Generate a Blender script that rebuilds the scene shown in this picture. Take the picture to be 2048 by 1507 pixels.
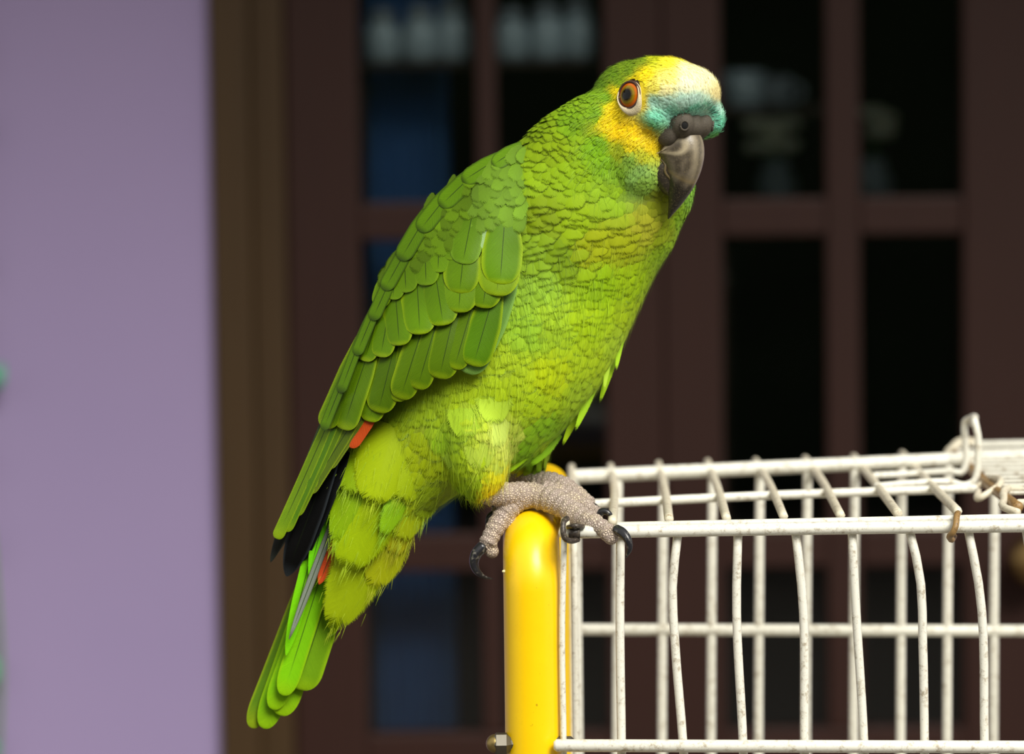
import bpy, math, random
import numpy as np
from mathutils import Vector, Matrix
from mathutils.bvhtree import BVHTree
from mathutils import noise as mnoise

for o in list(bpy.data.objects):
    bpy.data.objects.remove(o, do_unlink=True)
scene = bpy.context.scene
COL = scene.collection
random.seed(7)
RNG = np.random.default_rng(7)

# ------------------------------------------------------------------ camera
W_IMG, H_IMG = 2048, 1507
LENS = 100.0
FPX = LENS / 36.0 * W_IMG
CAM = Vector((0.0, 0.0, 1.35))
PITCH, ROLL = math.radians(3.51), -0.012
_f = Vector((0, math.cos(PITCH), -math.sin(PITCH)))
_r0 = Vector((1, 0, 0))
_u0 = Vector((0, math.sin(PITCH), math.cos(PITCH)))
_r = _r0 * math.cos(ROLL) + _u0 * math.sin(ROLL)
_u = -_r0 * math.sin(ROLL) + _u0 * math.cos(ROLL)
cam_data = bpy.data.cameras.new('camera')
cam = bpy.data.objects.new('camera', cam_data)
COL.objects.link(cam)
M = Matrix((( _r.x, _u.x, -_f.x, CAM.x), (_r.y, _u.y, -_f.y, CAM.y), (_r.z, _u.z, -_f.z, CAM.z), (0, 0, 0, 1)))
cam.matrix_world = M
cam_data.lens = LENS
cam_data.sensor_width = 36.0
cam_data.sensor_fit = 'HORIZONTAL'
cam_data.clip_start = 0.05
cam_data.dof.use_dof = True
cam_data.dof.focus_distance = 1.285
cam_data.dof.aperture_fstop = 7.4
scene.camera = cam
DB = 1.323                      # distance of the bird's mid plane

def P(px, py, y):
    """point seen at photo pixel (px,py) at world depth y"""
    d = _f * FPX + _r * (px - W_IMG / 2) + _u * (H_IMG / 2 - py)
    return CAM + d * (y / d.y)

_Fn, _Rn, _Un, _Cn = (np.array(v) for v in (_f, _r, _u, CAM))
def Pn(px, py, y):
    px = np.asarray(px, float); py = np.asarray(py, float); y = np.asarray(y, float)
    d = _Fn * FPX + (px - W_IMG / 2)[..., None] * _Rn + (H_IMG / 2 - py)[..., None] * _Un
    return _Cn + d * (y / d[..., 1])[..., None]
def PIX(p):
    p = np.asarray(p, float) - _Cn
    z = p @ _Fn
    return W_IMG / 2 + FPX * (p @ _Rn) / z, H_IMG / 2 - FPX * (p @ _Un) / z

# ------------------------------------------------------------------ light
world = bpy.data.worlds.new('world'); scene.world = world
world.use_nodes = True
wn = world.node_tree
bg = wn.nodes['Background']
bg.inputs['Color'].default_value = (1.0, 0.99, 0.95, 1)
bg.inputs['Strength'].default_value = 0.68
sun_d = bpy.data.lights.new('sun', 'SUN')
sun_d.energy = 3.9
sun_d.angle = math.radians(28)
sun_d.color = (1.0, 0.965, 0.89)
sun = bpy.data.objects.new('sun', sun_d); COL.objects.link(sun)
sun_dir = Vector((0.42, -0.82, 0.86)).normalized()     # towards the light
sun.rotation_euler = (-sun_dir).to_track_quat('-Z', 'Y').to_euler()
sun.location = (2, -3, 5)
vs = scene.view_settings
scene.display_settings.display_device = 'sRGB'
vs.view_transform = 'Standard'
try: vs.look = 'None'
except Exception: pass
vs.exposure = 0.14
vs.gamma = 1.0
vs.use_curve_mapping = False

# ------------------------------------------------------------------ helpers
def lin(c):
    c = np.asarray(c, float) / 255.0
    return np.where(c <= 0.04045, c / 12.92, ((c + 0.055) / 1.055) ** 2.4)
def L4(r, g, b):
    v = lin((r, g, b)); return (float(v[0]), float(v[1]), float(v[2]), 1.0)

class NT:
    def __init__(s, name):
        s.m = bpy.data.materials.new(name); s.m.use_nodes = True
        s.t = s.m.node_tree; s.b = s.t.nodes['Principled BSDF']; s.out = s.t.nodes['Material Output']
    def n(s, typ, **kw):
        nd = s.t.nodes.new(typ)
        for k, v in kw.items():
            if k.startswith('i_'):
                key = k[2:]
                nd.inputs[int(key) if key.isdigit() else key].default_value = v
            else: setattr(nd, k, v)
        return nd
    def l(s, a, b): s.t.links.new(a, b)
    def math(s, op, a, b=None, c=None, clamp=False):
        nd = s.t.nodes.new('ShaderNodeMath'); nd.operation = op; nd.use_clamp = clamp
        for i, v in enumerate((a, b, c)):
            if v is None: continue
            if isinstance(v, (int, float)): nd.inputs[i].default_value = v
            else: s.l(v, nd.inputs[i])
        return nd.outputs[0]
    def ss(s, x, a, b):
        nd = s.t.nodes.new('ShaderNodeMapRange'); nd.interpolation_type = 'SMOOTHSTEP'
        s.l(x, nd.inputs[0]); nd.inputs[1].default_value = a; nd.inputs[2].default_value = b
        return nd.outputs[0]
    def mix(s, fac, a, b, mode='MIX'):
        nd = s.t.nodes.new('ShaderNodeMix'); nd.data_type = 'RGBA'; nd.blend_type = mode
        for sock, v in ((nd.inputs[0], fac), (nd.inputs[6], a), (nd.inputs[7], b)):
            if isinstance(v, (int, float)): sock.default_value = v
            elif isinstance(v, tuple): sock.default_value = v
            else: s.l(v, sock)
        return nd.outputs[2]
    def noise(s, scale, detail=3.0, rough=0.5, vec=None, dim='3D'):
        nd = s.t.nodes.new('ShaderNodeTexNoise'); nd.noise_dimensions = dim
        nd.inputs['Scale'].default_value = scale; nd.inputs['Detail'].default_value = detail
        nd.inputs['Roughness'].default_value = rough
        if vec is not None: s.l(vec, nd.inputs['Vector'])
        return nd.outputs[0]
    def coord(s): return s.t.nodes.new('ShaderNodeTexCoord').outputs['Object']
    def bump(s, h, strength=0.3, dist=0.001):
        nd = s.t.nodes.new('ShaderNodeBump'); nd.inputs['Strength'].default_value = strength
        nd.inputs['Distance'].default_value = dist
        s.l(h, nd.inputs['Height']); s.l(nd.outputs[0], s.b.inputs['Normal'])
    def setp(s, **kw):
        for k, v in kw.items(): s.b.inputs[k.replace('_', ' ')].default_value = v
        return s

def simple_mat(name, rgb, rough=0.6, var=0.12, scale=40, metal=0.0, spec=0.5, bump=0.0, bscale=None):
    t = NT(name); c = t.coord(); c1 = L4(*rgb)
    n = t.noise(scale, 4, 0.55, c)
    dark = tuple(v * (1 - var) for v in c1[:3]) + (1,)
    lite = tuple(min(1, v * (1 + var)) for v in c1[:3]) + (1,)
    t.l(t.mix(n, dark, lite), t.b.inputs['Base Color'])
    t.setp(Roughness=rough, Metallic=metal); t.b.inputs['Specular IOR Level'].default_value = spec
    if bump: t.bump(t.noise(bscale or scale * 3, 4, 0.6, c), bump)
    return t.m

def link(name, verts, faces, mat=None, parent=None, smooth=True, uv=None, cols=None, kind=None):
    """verts in world coordinates; parent's stored world origin is subtracted"""
    v = np.asarray(verts, float).reshape(-1, 3)
    if parent is not None: v = v - np.array(WORG[parent.name])
    me = bpy.data.meshes.new(name)
    me.from_pydata(v.tolist(), [], [list(map(int, f)) for f in faces] if not isinstance(faces, np.ndarray) else faces.tolist())
    if smooth: me.polygons.foreach_set('use_smooth', np.ones(len(me.polygons), bool))
    if uv:
        lv = np.zeros(len(me.loops), np.int32); me.loops.foreach_get('vertex_index', lv)
        for nm, arr in uv.items():
            ul = me.uv_layers.new(name=nm)
            ul.data.foreach_set('uv', np.asarray(arr, np.float32)[lv].ravel())
    if cols:
        for nm, arr in cols.items():
            a = me.color_attributes.new(nm, 'FLOAT_COLOR', 'POINT')
            a.data.foreach_set('color', np.asarray(arr, np.float32).ravel())
    me.update()
    if mat: me.materials.append(mat)
    o = bpy.data.objects.new(name, me); COL.objects.link(o)
    if parent is not None: o.parent = parent
    WORG[o.name] = WORG[parent.name] if parent is not None else (0, 0, 0)
    if kind: o['kind'] = kind
    return o
WORG = {}
def empty(name, loc, label=None, cat=None, group=None, kind=None):
    o = bpy.data.objects.new(name, None); COL.objects.link(o); o.location = loc
    o.empty_display_size = 0.02
    WORG[o.name] = tuple(loc); tag(o, label, cat, group, kind); return o
def tag(o, label=None, cat=None, group=None, kind=None):
    for k, v in (('label', label), ('category', cat), ('group', group), ('kind', kind)):
        if v: o[k] = v
    return o

def catmull(pts, n):
    """resample control points (any dimension) to n points with a Catmull-Rom spline"""
    p = np.asarray(pts, float)
    if len(p) == 2: return p[0] + (p[1] - p[0]) * np.linspace(0, 1, n)[:, None]
    seg = np.linalg.norm(np.diff(p[:, :3], axis=0), axis=1); seg = np.maximum(seg, 1e-9)
    cum = np.concatenate([[0], np.cumsum(seg)]); t = np.linspace(0, cum[-1], n)
    d = np.diff(p, axis=0) / seg[:, None]
    m = np.vstack([d[:1], (d[1:] * seg[:-1, None] + d[:-1] * seg[1:, None]) / (seg[:-1] + seg[1:])[:, None], d[-1:]])
    out = []
    for x in t:
        i = min(max(np.searchsorted(cum, x, 'right') - 1, 0), len(p) - 2)
        u = (x - cum[i]) / seg[i]; u2 = u * u; u3 = u2 * u
        out.append((2 * u3 - 3 * u2 + 1) * p[i] + (u3 - 2 * u2 + u) * m[i] * seg[i] + (3 * u2 - 2 * u3) * p[i + 1] + (u3 - u2) * m[i + 1] * seg[i])
    return np.array(out)

def tube(path, rad, ns=10, caps=True, flat=None):
    """swept tube; rad scalar or list; returns verts, faces (round caps)"""
    p = np.asarray(path, float); n = len(p)
    r = np.full(n, rad, float) if np.isscalar(rad) else np.asarray(rad, float)
    T = np.gradient(p, axis=0); T /= np.maximum(np.linalg.norm(T, axis=1), 1e-12)[:, None]
    ref = np.array([0, 0, 1.0]) if abs(T[0][2]) < 0.8 else np.array([0, 1.0, 0])
    N = np.cross(T[0], ref); N /= np.linalg.norm(N)
    V = []; a = np.linspace(0, 2 * math.pi, ns, endpoint=False)
    for i in range(n):
        N = N - T[i] * (N @ T[i]); N /= np.linalg.norm(N); B = np.cross(T[i], N)
        V.append(p[i] + r[i] * (np.cos(a)[:, None] * N + np.sin(a)[:, None] * B))
    if caps:
        V.insert(0, (V[0] - p[0]) * 0.6 + p[0] - T[0] * r[0] * 0.45)
        V.append((V[-1] - p[-1]) * 0.6 + p[-1] + T[-1] * r[-1] * 0.45)
    V = np.vstack(V); m = len(V) // ns; F = []
    for i in range(m - 1):
        for j in range(ns):
            k = (j + 1) % ns
            F.append((i * ns + j, i * ns + k, (i + 1) * ns + k, (i + 1) * ns + j))
    F.append(tuple(range(ns))[::-1]); F.append(tuple((m - 1) * ns + j for j in range(ns)))
    return V, F

def box(x0, x1, y0, y1, z0, z1, bev=0.0):
    if bev <= 0:
        V = [(x, y, z) for x in (x0, x1) for y in (y0, y1) for z in (z0, z1)]
        F = [(0, 1, 3, 2), (4, 6, 7, 5), (0, 4, 5, 1), (2, 3, 7, 6), (0, 2, 6, 4), (1, 5, 7, 3)]
        return V, F
    import bmesh
    bm = bmesh.new(); bmesh.ops.create_cube(bm, size=1)
    for v in bm.verts:
        v.co = ((x0 + x1) / 2 + v.co.x * (x1 - x0), (y0 + y1) / 2 + v.co.y * (y1 - y0), (z0 + z1) / 2 + v.co.z * (z1 - z0))
    bmesh.ops.bevel(bm, geom=list(bm.edges), offset=bev, segments=2, affect='EDGES', profile=0.6)
    bm.verts.index_update()
    V = [tuple(v.co) for v in bm.verts]; F = [tuple(v.index for v in f.verts) for f in bm.faces]; bm.free()
    return V, F

def lathe(prof, cx, cy, z0, ns=20):
    V = []; F = []; a = np.linspace(0, 2 * math.pi, ns, endpoint=False)
    for r, z in prof:
        for t in a: V.append((cx + r * math.cos(t), cy + r * math.sin(t), z0 + z))
    for i in range(len(prof) - 1):
        for j in range(ns):
            k = (j + 1) % ns
            F.append((i * ns + j, i * ns + k, (i + 1) * ns + k, (i + 1) * ns + j))
    F.append(tuple(range(ns))[::-1]); F.append(tuple((len(prof) - 1) * ns + j for j in range(ns)))
    return V, F

def ellipsoid(c, A, r, nu=28, nv=16):
    """centre, 3 axis vectors (rows), radii"""
    V = []; F = []; A = np.asarray(A, float); c = np.asarray(c, float)
    for i in range(nv + 1):
        ph = math.pi * i / nv
        for j in range(nu):
            th = 2 * math.pi * j / nu
            l = np.array([math.cos(ph) * r[0], math.sin(ph) * math.cos(th) * r[1], math.sin(ph) * math.sin(th) * r[2]])
            V.append(c + l @ A)
    for i in range(nv):
        for j in range(nu):
            k = (j + 1) % nu
            F.append((i * nu + j, i * nu + k, (i + 1) * nu + k, (i + 1) * nu + j))
    return np.array(V), F

def merge(parts):
    V = []; F = []; o = 0
    for v, f in parts:
        v = np.asarray(v, float); V.append(v); F += [tuple(i + o for i in q) for q in f]; o += len(v)
    return np.vstack(V), F

def remesh(parts, voxel, smooth_it=6, fac=0.5):
    """union of closed shapes -> one continuous surface"""
    V, F = merge(parts)
    me = bpy.data.meshes.new('tmp'); me.from_pydata(V.tolist(), [], F); me.validate(); me.update()
    ob = bpy.data.objects.new('tmp', me); COL.objects.link(ob)
    import bmesh
    bm = bmesh.new(); bm.from_mesh(me); bmesh.ops.remove_doubles(bm, verts=bm.verts, dist=1e-6)
    bmesh.ops.recalc_face_normals(bm, faces=bm.faces); bm.to_mesh(me); bm.free()
    md = ob.modifiers.new('r', 'REMESH'); md.mode = 'VOXEL'; md.voxel_size = voxel
    if smooth_it:
        ms = ob.modifiers.new('s', 'SMOOTH'); ms.iterations = smooth_it; ms.factor = fac
    dg = bpy.context.evaluated_depsgraph_get(); dg.update()
    ev = ob.evaluated_get(dg); m2 = ev.to_mesh()
    v = np.zeros(len(m2.vertices) * 3); m2.vertices.foreach_get('co', v)
    f = [tuple(p.vertices) for p in m2.polygons]
    ev.to_mesh_clear()
    bpy.data.objects.remove(ob, do_unlink=True); bpy.data.meshes.remove(me)
    return v.reshape(-1, 3), f

# ------------------------------------------------------------------ materials of the place
def wood_mat(name, rgb, rough=0.4, grain=1.0):
    t = NT(name); c = t.coord()
    mp = t.n('ShaderNodeMapping'); mp.inputs['Scale'].default_value = (40, 40, 2.2); t.l(c, mp.inputs[0])
    n = t.noise(2.0, 6, 0.6, mp.outputs[0]); n2 = t.noise(1.6, 2, 0.5, c)
    b = L4(*rgb)
    d = tuple(v * (1 - 0.4 * grain) for v in b[:3]) + (1,); l_ = tuple(v * (1 + 0.45 * grain) for v in b[:3]) + (1,)
    x = t.mix(n, d, l_)
    t.l(t.mix(t.math('MULTIPLY', n2, 0.5), x, tuple(v * 0.6 for v in b[:3]) + (1,)), t.b.inputs['Base Color'])
    t.setp(Roughness=rough); t.b.inputs['Specular IOR Level'].default_value = 0.25; t.bump(n, 0.15, 0.0008)
    return t.m

M_purple = NT('purple_wall_paint')
_c = M_purple.coord()
M_purple.l(M_purple.mix(M_purple.noise(3.0, 3, 0.5, _c), L4(135, 120, 158), L4(144, 128, 164)), M_purple.b.inputs['Base Color'])
M_purple.setp(Roughness=0.75); M_purple.bump(M_purple.noise(160, 4, 0.6, _c), 0.2, 0.001)
M_purple = M_purple.m
M_doorwood = wood_mat('dark_red_door_wood', (45, 22, 15), 0.6, 0.5)
M_jamb = wood_mat('olive_brown_jamb_wood', (62, 45, 24), 0.55, 0.6)
M_concrete = simple_mat('patio_concrete', (92, 84, 76), 0.9, 0.25, 6, bump=0.2)
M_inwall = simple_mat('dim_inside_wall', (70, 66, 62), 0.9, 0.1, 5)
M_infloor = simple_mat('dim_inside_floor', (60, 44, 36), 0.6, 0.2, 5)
M_roof = simple_mat('added_eave_boards', (90, 70, 55), 0.7, 0.2, 5)
M_glass = NT('window_glass')
M_glass.setp(Roughness=0.02, IOR=1.45); M_glass.b.inputs['Transmission Weight'].default_value = 1.0
_tr = M_glass.n('ShaderNodeBsdfTransparent'); _gl = M_glass.n('ShaderNodeBsdfGlossy'); _gl.inputs['Roughness'].default_value = 0.03
_fr = M_glass.n('ShaderNodeFresnel'); _fr.inputs[0].default_value = 1.45
_mx = M_glass.n('ShaderNodeMixShader'); _tr.inputs[0].default_value = (0.86, 0.9, 0.9, 1)
M_glass.l(_fr.outputs[0], _mx.inputs[0]); M_glass.l(_tr.outputs[0], _mx.inputs[1]); M_glass.l(_gl.outputs[0], _mx.inputs[2])
M_glass.l(_mx.outputs[0], M_glass.out.inputs[0]); M_glass = M_glass.m
M_jar = simple_mat('pale_jar_ceramic', (150, 160, 166), 0.2, 0.1, 20)
M_lid = simple_mat('jar_lid_grey', (120, 125, 130), 0.35, 0.1, 20)
M_blue = simple_mat('blue_curtain_cloth', (80, 124, 178), 0.9, 0.2, 25)
M_shelf = wood_mat('shelf_wood', (60, 44, 36), 0.6, 0.5)
M_brass = simple_mat('dull_brass', (170, 140, 90), 0.35, 0.15, 60, metal=1.0)
M_petal = simple_mat('cream_petals', (225, 222, 195), 0.8, 0.1, 60)
M_stemgreen = simple_mat('flower_leaf_green', (90, 130, 70), 0.7, 0.2, 60)
M_leaf = simple_mat('vine_leaf', (60, 140, 105), 0.5, 0.2, 60)
M_added_hedge = simple_mat('added_hedge_green', (48, 66, 34), 0.85, 0.4, 9)

# ------------------------------------------------------------------ setting
YD = 3.60; KD = YD / 2.5                                # facade plane
def XF(px, y=YD): return P(px, 753, y).x
def ZF(py, y=YD): return P(1024, py, y).z
floor = link('floor', *box(-9, 9, -9, 10, -0.1, 0.0), M_concrete, smooth=False, kind='structure')
floor['label'] = 'grey concrete patio floor'
XW = XF(437)
wall_l = link('wall_left', *box(-4.5, XW, YD - 0.02, YD + 0.14, 0, 2.9), M_purple, smooth=False, kind='structure')
XR = XF(2260)
wall_r = link('wall_right', *box(XR, 4.5, YD - 0.02, YD + 0.14, 0, 2.9), M_purple, smooth=False, kind='structure')
DT = 2.15                                # door top
link('wall_back', *box(XW, XR, YD - 0.02, YD + 0.14, DT + 0.06, 2.9), M_purple, smooth=False, kind='structure')
link('ceiling_and_added_eave', *box(-4.6, 4.6, YD - 1.45, YD + 3.2, 2.9, 2.98), M_roof, smooth=False, kind='structure')  # covers the room; front overhang is an added unseen eave shading the facade
# room behind the doors
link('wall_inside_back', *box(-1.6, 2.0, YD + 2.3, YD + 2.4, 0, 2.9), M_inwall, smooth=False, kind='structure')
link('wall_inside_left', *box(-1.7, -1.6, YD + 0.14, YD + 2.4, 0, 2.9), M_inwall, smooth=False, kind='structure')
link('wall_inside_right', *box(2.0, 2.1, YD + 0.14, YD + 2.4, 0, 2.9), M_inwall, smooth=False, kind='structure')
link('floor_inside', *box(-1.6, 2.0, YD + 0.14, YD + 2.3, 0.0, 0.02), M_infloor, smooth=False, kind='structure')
# jamb
jamb = empty('trim_1', (XW, YD, 0), 'olive brown wooden door frame beside the purple wall', None, kind='structure')
link('jamb_post', *box(XW - 0.001, XF(512), YD - 0.035, YD + 0.12, 0, DT + 0.06, 0.004), M_jamb, jamb, smooth=False)
link('jamb_stop', *box(XF(512), XF(578), YD - 0.012, YD + 0.12, 0, DT + 0.06, 0.004), M_jamb, jamb, smooth=False)
link('head_rail', *box(XF(578), XR, YD - 0.03, YD + 0.12, DT, DT + 0.06, 0.004), M_jamb, jamb, smooth=False)

zm = [ZF(440), ZF(1104)]; pitch = zm[0] - zm[1]
rails = [zm[0] + pitch * k for k in (2, 1, 0, -1, -2)]
rails = [z for z in rails if 0.5 < z < DT - 0.12]
def door(name, x0, x1, st0, st1, mpx, knob=None, lab=''):
    r = empty(name, ((x0 + x1) / 2, YD, 0), lab, kind='structure')
    y0, y1 = YD, YD + 0.04
    link('stile', *box(x0, st0, y0, y1, 0.005, DT - 0.003, 0.004), M_doorwood, r, smooth=False)
    link('stile', *box(st1, x1, y0, y1, 0.005, DT - 0.003, 0.004), M_doorwood, r, smooth=False)
    link('top_rail', *box(st0, st1, y0, y1, DT - 0.1, DT - 0.003, 0.004), M_doorwood, r, smooth=False)
    link('bottom_panel', *box(st0, st1, y0, y1, 0.005, min(rails) - pitch * 0.55, 0.004), M_doorwood, r, smooth=False)
    zlo, zhi = min(rails) - pitch * 0.55, DT - 0.1
    xs = [st0, mpx[0], mpx[1], st1]
    link('muntin', *box(mpx[0], mpx[1], y0 + 0.004, y1 - 0.004, zlo, zhi, 0.004), M_doorwood, r, smooth=False)
    zz = [zlo] + sorted(rails) + [zhi]; hw = 0.0165 * KD
    for a, b in ((xs[0], xs[1]), (xs[2], xs[3])):
        for z in rails:
            link('muntin', *box(a, b, y0 + 0.004, y1 - 0.004, z - hw, z + hw, 0.004), M_doorwood, r, smooth=False)
        for k in range(len(zz) - 1):
            lo = zz[k] + (hw if k else 0); hi = zz[k + 1] - (hw if k < len(zz) - 2 else 0)
            link('pane', *box(a, b, YD + 0.018, YD + 0.021, lo, hi), M_glass, r, smooth=False)
    if knob:
        kx, kz = knob
        link('door_knob', *merge([tube([(kx, YD, kz), (kx, YD - 0.03, kz)], 0.008, 12),
             ellipsoid((kx, YD - 0.045, kz), np.eye(3), (0.024 * KD, 0.018 * KD, 0.024 * KD), 20, 12),
             tube([(kx, YD + 0.001, kz), (kx, YD - 0.004, kz)], 0.026, 20)]), M_brass, r)
    return r
door('door_1', XF(580), XF(1327), XF(724), XF(1213), (XF(958), XF(1000)), lab='dark red wooden glazed door nearer the purple wall')
door('door_2', XF(1329), XF(2200), XF(1446), XF(1928), (XF(1655), XF(1722)), (XF(2062), ZF(1122)), 'dark red wooden glazed door with a brass knob')

# things indoors, seen through the panes
YS = YD + 0.085
SH = empty('wall_shelf', (XF(960, YS), YS, ZF(128, YS)), 'dark wooden shelf behind the glazed door beside the purple wall', 'shelf')
link('board', *box(XF(640, YS), XF(1300, YS), YS - 0.03, YS + 0.04, ZF(136, YS), ZF(124, YS), 0.003), M_shelf, SH, smooth=False)
for px in (690, 1270):
    link('bracket', *box(XF(px, YS), XF(px, YS) + 0.03, YS + 0.0, YS + 0.035, 0.02, ZF(136, YS)), M_shelf, SH, smooth=False)
JL = ['pale round jar at the purple-wall end of the shelf', 'pale jar second along the shelf from the purple wall',
      'pale jar third along the shelf from the purple wall', 'pale jar fourth along the shelf from the purple wall',
      'pale jar second to last along the shelf from the purple wall', 'pale jar last along the shelf from the purple wall']
for k, px in enumerate((775, 850, 915, 1030, 1100, 1165)):
    x = XF(px, YS); z = ZF(124, YS)
    j = empty('storage_jar', (x, YS, z), JL[k], 'jar', 'jars on the shelf behind the glass')
    s = (0.92 + 0.05 * (k % 3)) * KD
    link('body', *lathe([(0.012 * s, 0), (0.017 * s, 0.002 * s), (0.0185 * s, 0.012 * s), (0.018 * s, 0.03 * s), (0.014 * s, 0.038 * s), (0.011 * s, 0.042 * s)], x, YS, z), M_jar, j)
    link('lid', *lathe([(0.0125 * s, 0.041 * s), (0.0128 * s, 0.05 * s), (0.004 * s, 0.053 * s)], x, YS, z), M_lid, j)
# blue curtain behind the first pane
YC = YD + 0.17
def curtain(x0, x1, z0, z1):
    nx = 60; V = []; F = []
    for i in range(nx + 1):
        u = i / nx; x = x0 + (x1 - x0) * u
        y = YC + 0.02 * math.sin(u * 34) + 0.008 * math.sin(u * 71 + 1)
        for z in (z0, z1): V.append((x, y, z))
    for i in range(nx): F.append((2 * i, 2 * i + 2, 2 * i + 3, 2 * i + 1))
    n = len(V)
    V2 = [(x, y + 0.004, z) for x, y, z in V]
    F2 = [tuple(q + n for q in f[::-1]) for f in F]
    return V + V2, F + F2
cur = empty('curtain', (XF(820, YC), YC, 0.02), 'blue cloth curtain hanging indoors behind the glazed door', 'curtain')
link('cloth', *curtain(XF(735, YC), XF(905, YC), 0.02, 2.2), M_blue, cur)
link('curtain_rod', *tube([(XF(600, YC), YC, 2.2), (XF(1000, YC), YC, 2.2)], 0.012), M_brass, cur)
for px in (610, 985):
    link('rod_holder', *tube([(XF(px, YC), YC, 2.2), (XF(px, YC), YC, 2.905)], 0.008), M_brass, cur)
# side table with a vase of pale flowers and a cup
YT = YD + 0.55
zt = ZF(408, YT)
tb = empty('side_table', (XF(1640, YT), YT, 0.02), 'tall dark table indoors behind the door with the brass knob', 'table')
link('table_top', *box(XF(1400, YT), XF(1980, YT), YT - 0.12, YT + 0.14, zt - 0.025, zt, 0.004), M_shelf, tb, smooth=False)
for px in (1425, 1955):
    for dy in (-0.1, 0.12):
        link('leg', *box(XF(px, YT) - 0.015, XF(px, YT) + 0.015, YT + dy - 0.015, YT + dy + 0.015, 0.02, zt - 0.025), M_shelf, tb, smooth=False)
def flowers(px, lab, n, spread, zc):
    x = XF(px, YT)
    r = empty('flower_vase', (x, YT, zt), lab, 'vase')
    link('vase', *lathe([(r_ * KD, z_ * KD) for r_, z_ in ((0.014, 0), (0.02, 0.003), (0.022, 0.018), (0.013, 0.035), (0.015, 0.042))], x, YT, zt), M_jar, r)
    rn = random.Random(px)
    for i in range(n):
        a = rn.uniform(0, 6.28); q = spread * math.sqrt(rn.random())
        c = np.array((x + q * math.cos(a), YT + 0.6 * q * math.sin(a), zt + zc + KD * rn.uniform(-0.014, 0.016)))
        st = tube([(x, YT, zt + 0.035 * KD), tuple((np.array((x, YT, zt + 0.04 * KD)) + c) / 2 + (0, 0, 0.004)), tuple(c)], 0.0013, 6)
        s = link('stem', *st, M_stemgreen, r)
        parts = []
        for k in range(6):
            b = k * math.pi / 3 + a
            parts.append(ellipsoid(c + KD * np.array((math.cos(b) * 0.008, math.sin(b) * 0.006, 0.002 * (k % 2))), np.eye(3), (0.007 * KD, 0.006 * KD, 0.005 * KD), 8, 6))
        parts.append(ellipsoid(c + (0, 0, 0.003), np.eye(3), (0.005 * KD,) * 3, 8, 6))
        link('blossom', *merge(parts), M_petal, s)
flowers(1555, 'fuller vase of cream flowers on the tall table indoors', 9, 0.024 * KD, 0.062 * KD)
flowers(1745, 'sparser vase of cream flowers on the tall table indoors', 4, 0.014 * KD, 0.072 * KD)
# upper shelf glass/cup behind the right door
YU = YD + 0.22
zs = ZF(222, YU)
us = empty('shelf_stand', (XF(1560, YU), YU, zs), 'narrow dark shelf on posts indoors in front of the flower vases', 'shelf')
link('board', *box(XF(1420, YU), XF(1700, YU), YU - 0.06, YU + 0.06, zs - 0.01, zs, 0.002), M_shelf, us, smooth=False)
for px in (1430, 1690):
    link('post', *tube([(XF(px, YU), YU, 0.02), (XF(px, YU), YU, zs - 0.006)], 0.008, 8), M_shelf, us)
for k, (px, s, lab) in enumerate(((1492, KD, 'larger pale mug on the narrow shelf on posts'), (1550, 0.85 * KD, 'smaller grey mug on the narrow shelf on posts'))):
    x = XF(px, YU); c = empty('mug', (x, YU, zs), lab, 'mug')
    link('body', *lathe([(0.018 * s, 0), (0.02 * s, 0.002), (0.021 * s, 0.034 * s), (0.0185 * s, 0.034 * s), (0.017 * s, 0.006)], x, YU, zs), M_jar if k == 0 else M_lid, c)
    link('handle', *tube(catmull([(x + 0.02 * s, YU, zs + 0.028 * s), (x + 0.032 * s, YU, zs + 0.022 * s), (x + 0.031 * s, YU, zs + 0.011 * s), (x + 0.02 * s, YU, zs + 0.007)], 10), 0.0025, 8), M_jar if k == 0 else M_lid, c)

# added unseen hedge behind the viewer darkens pane reflections and blocks low sky
def hedge():
    nx, nz = 60, 14; V = []; F = []
    for s in (0, 1):
        for i in range(nx + 1):
            for k in range(nz + 1):
                x = -8 + 16 * i / nx; z = 3.0 * k / nz; y = -5.0 - 0.9 * s
                d = 0.14 * mnoise.noise((x * 2.2, z * 2.2, s * 5))
                V.append((x, y + d * (1 if s == 0 else -1), z + 0.1 * mnoise.noise((x * 1.7, 3, z)) * (k > 0)))
    m = (nx + 1) * (nz + 1); q = lambda s, i, k: s * m + i * (nz + 1) + k
    for i in range(nx):
        for k in range(nz):
            F.append((q(0, i, k), q(0, i + 1, k), q(0, i + 1, k + 1), q(0, i, k + 1)))
            F.append((q(1, i, k), q(1, i, k + 1), q(1, i + 1, k + 1), q(1, i + 1, k)))
        F.append((q(0, i, nz), q(0, i + 1, nz), q(1, i + 1, nz), q(1, i, nz)))
        F.append((q(0, i, 0), q(1, i, 0), q(1, i + 1, 0), q(0, i + 1, 0)))
    for i in (0, nx):
        for k in range(nz): F.append((q(0, i, k), q(0, i, k + 1), q(1, i, k + 1), q(1, i, k)))
    return V, F
tag(link('added_hedge', *hedge(), M_added_hedge), 'added unseen dark green hedge that keeps the pane reflections dark', 'hedge')

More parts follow.
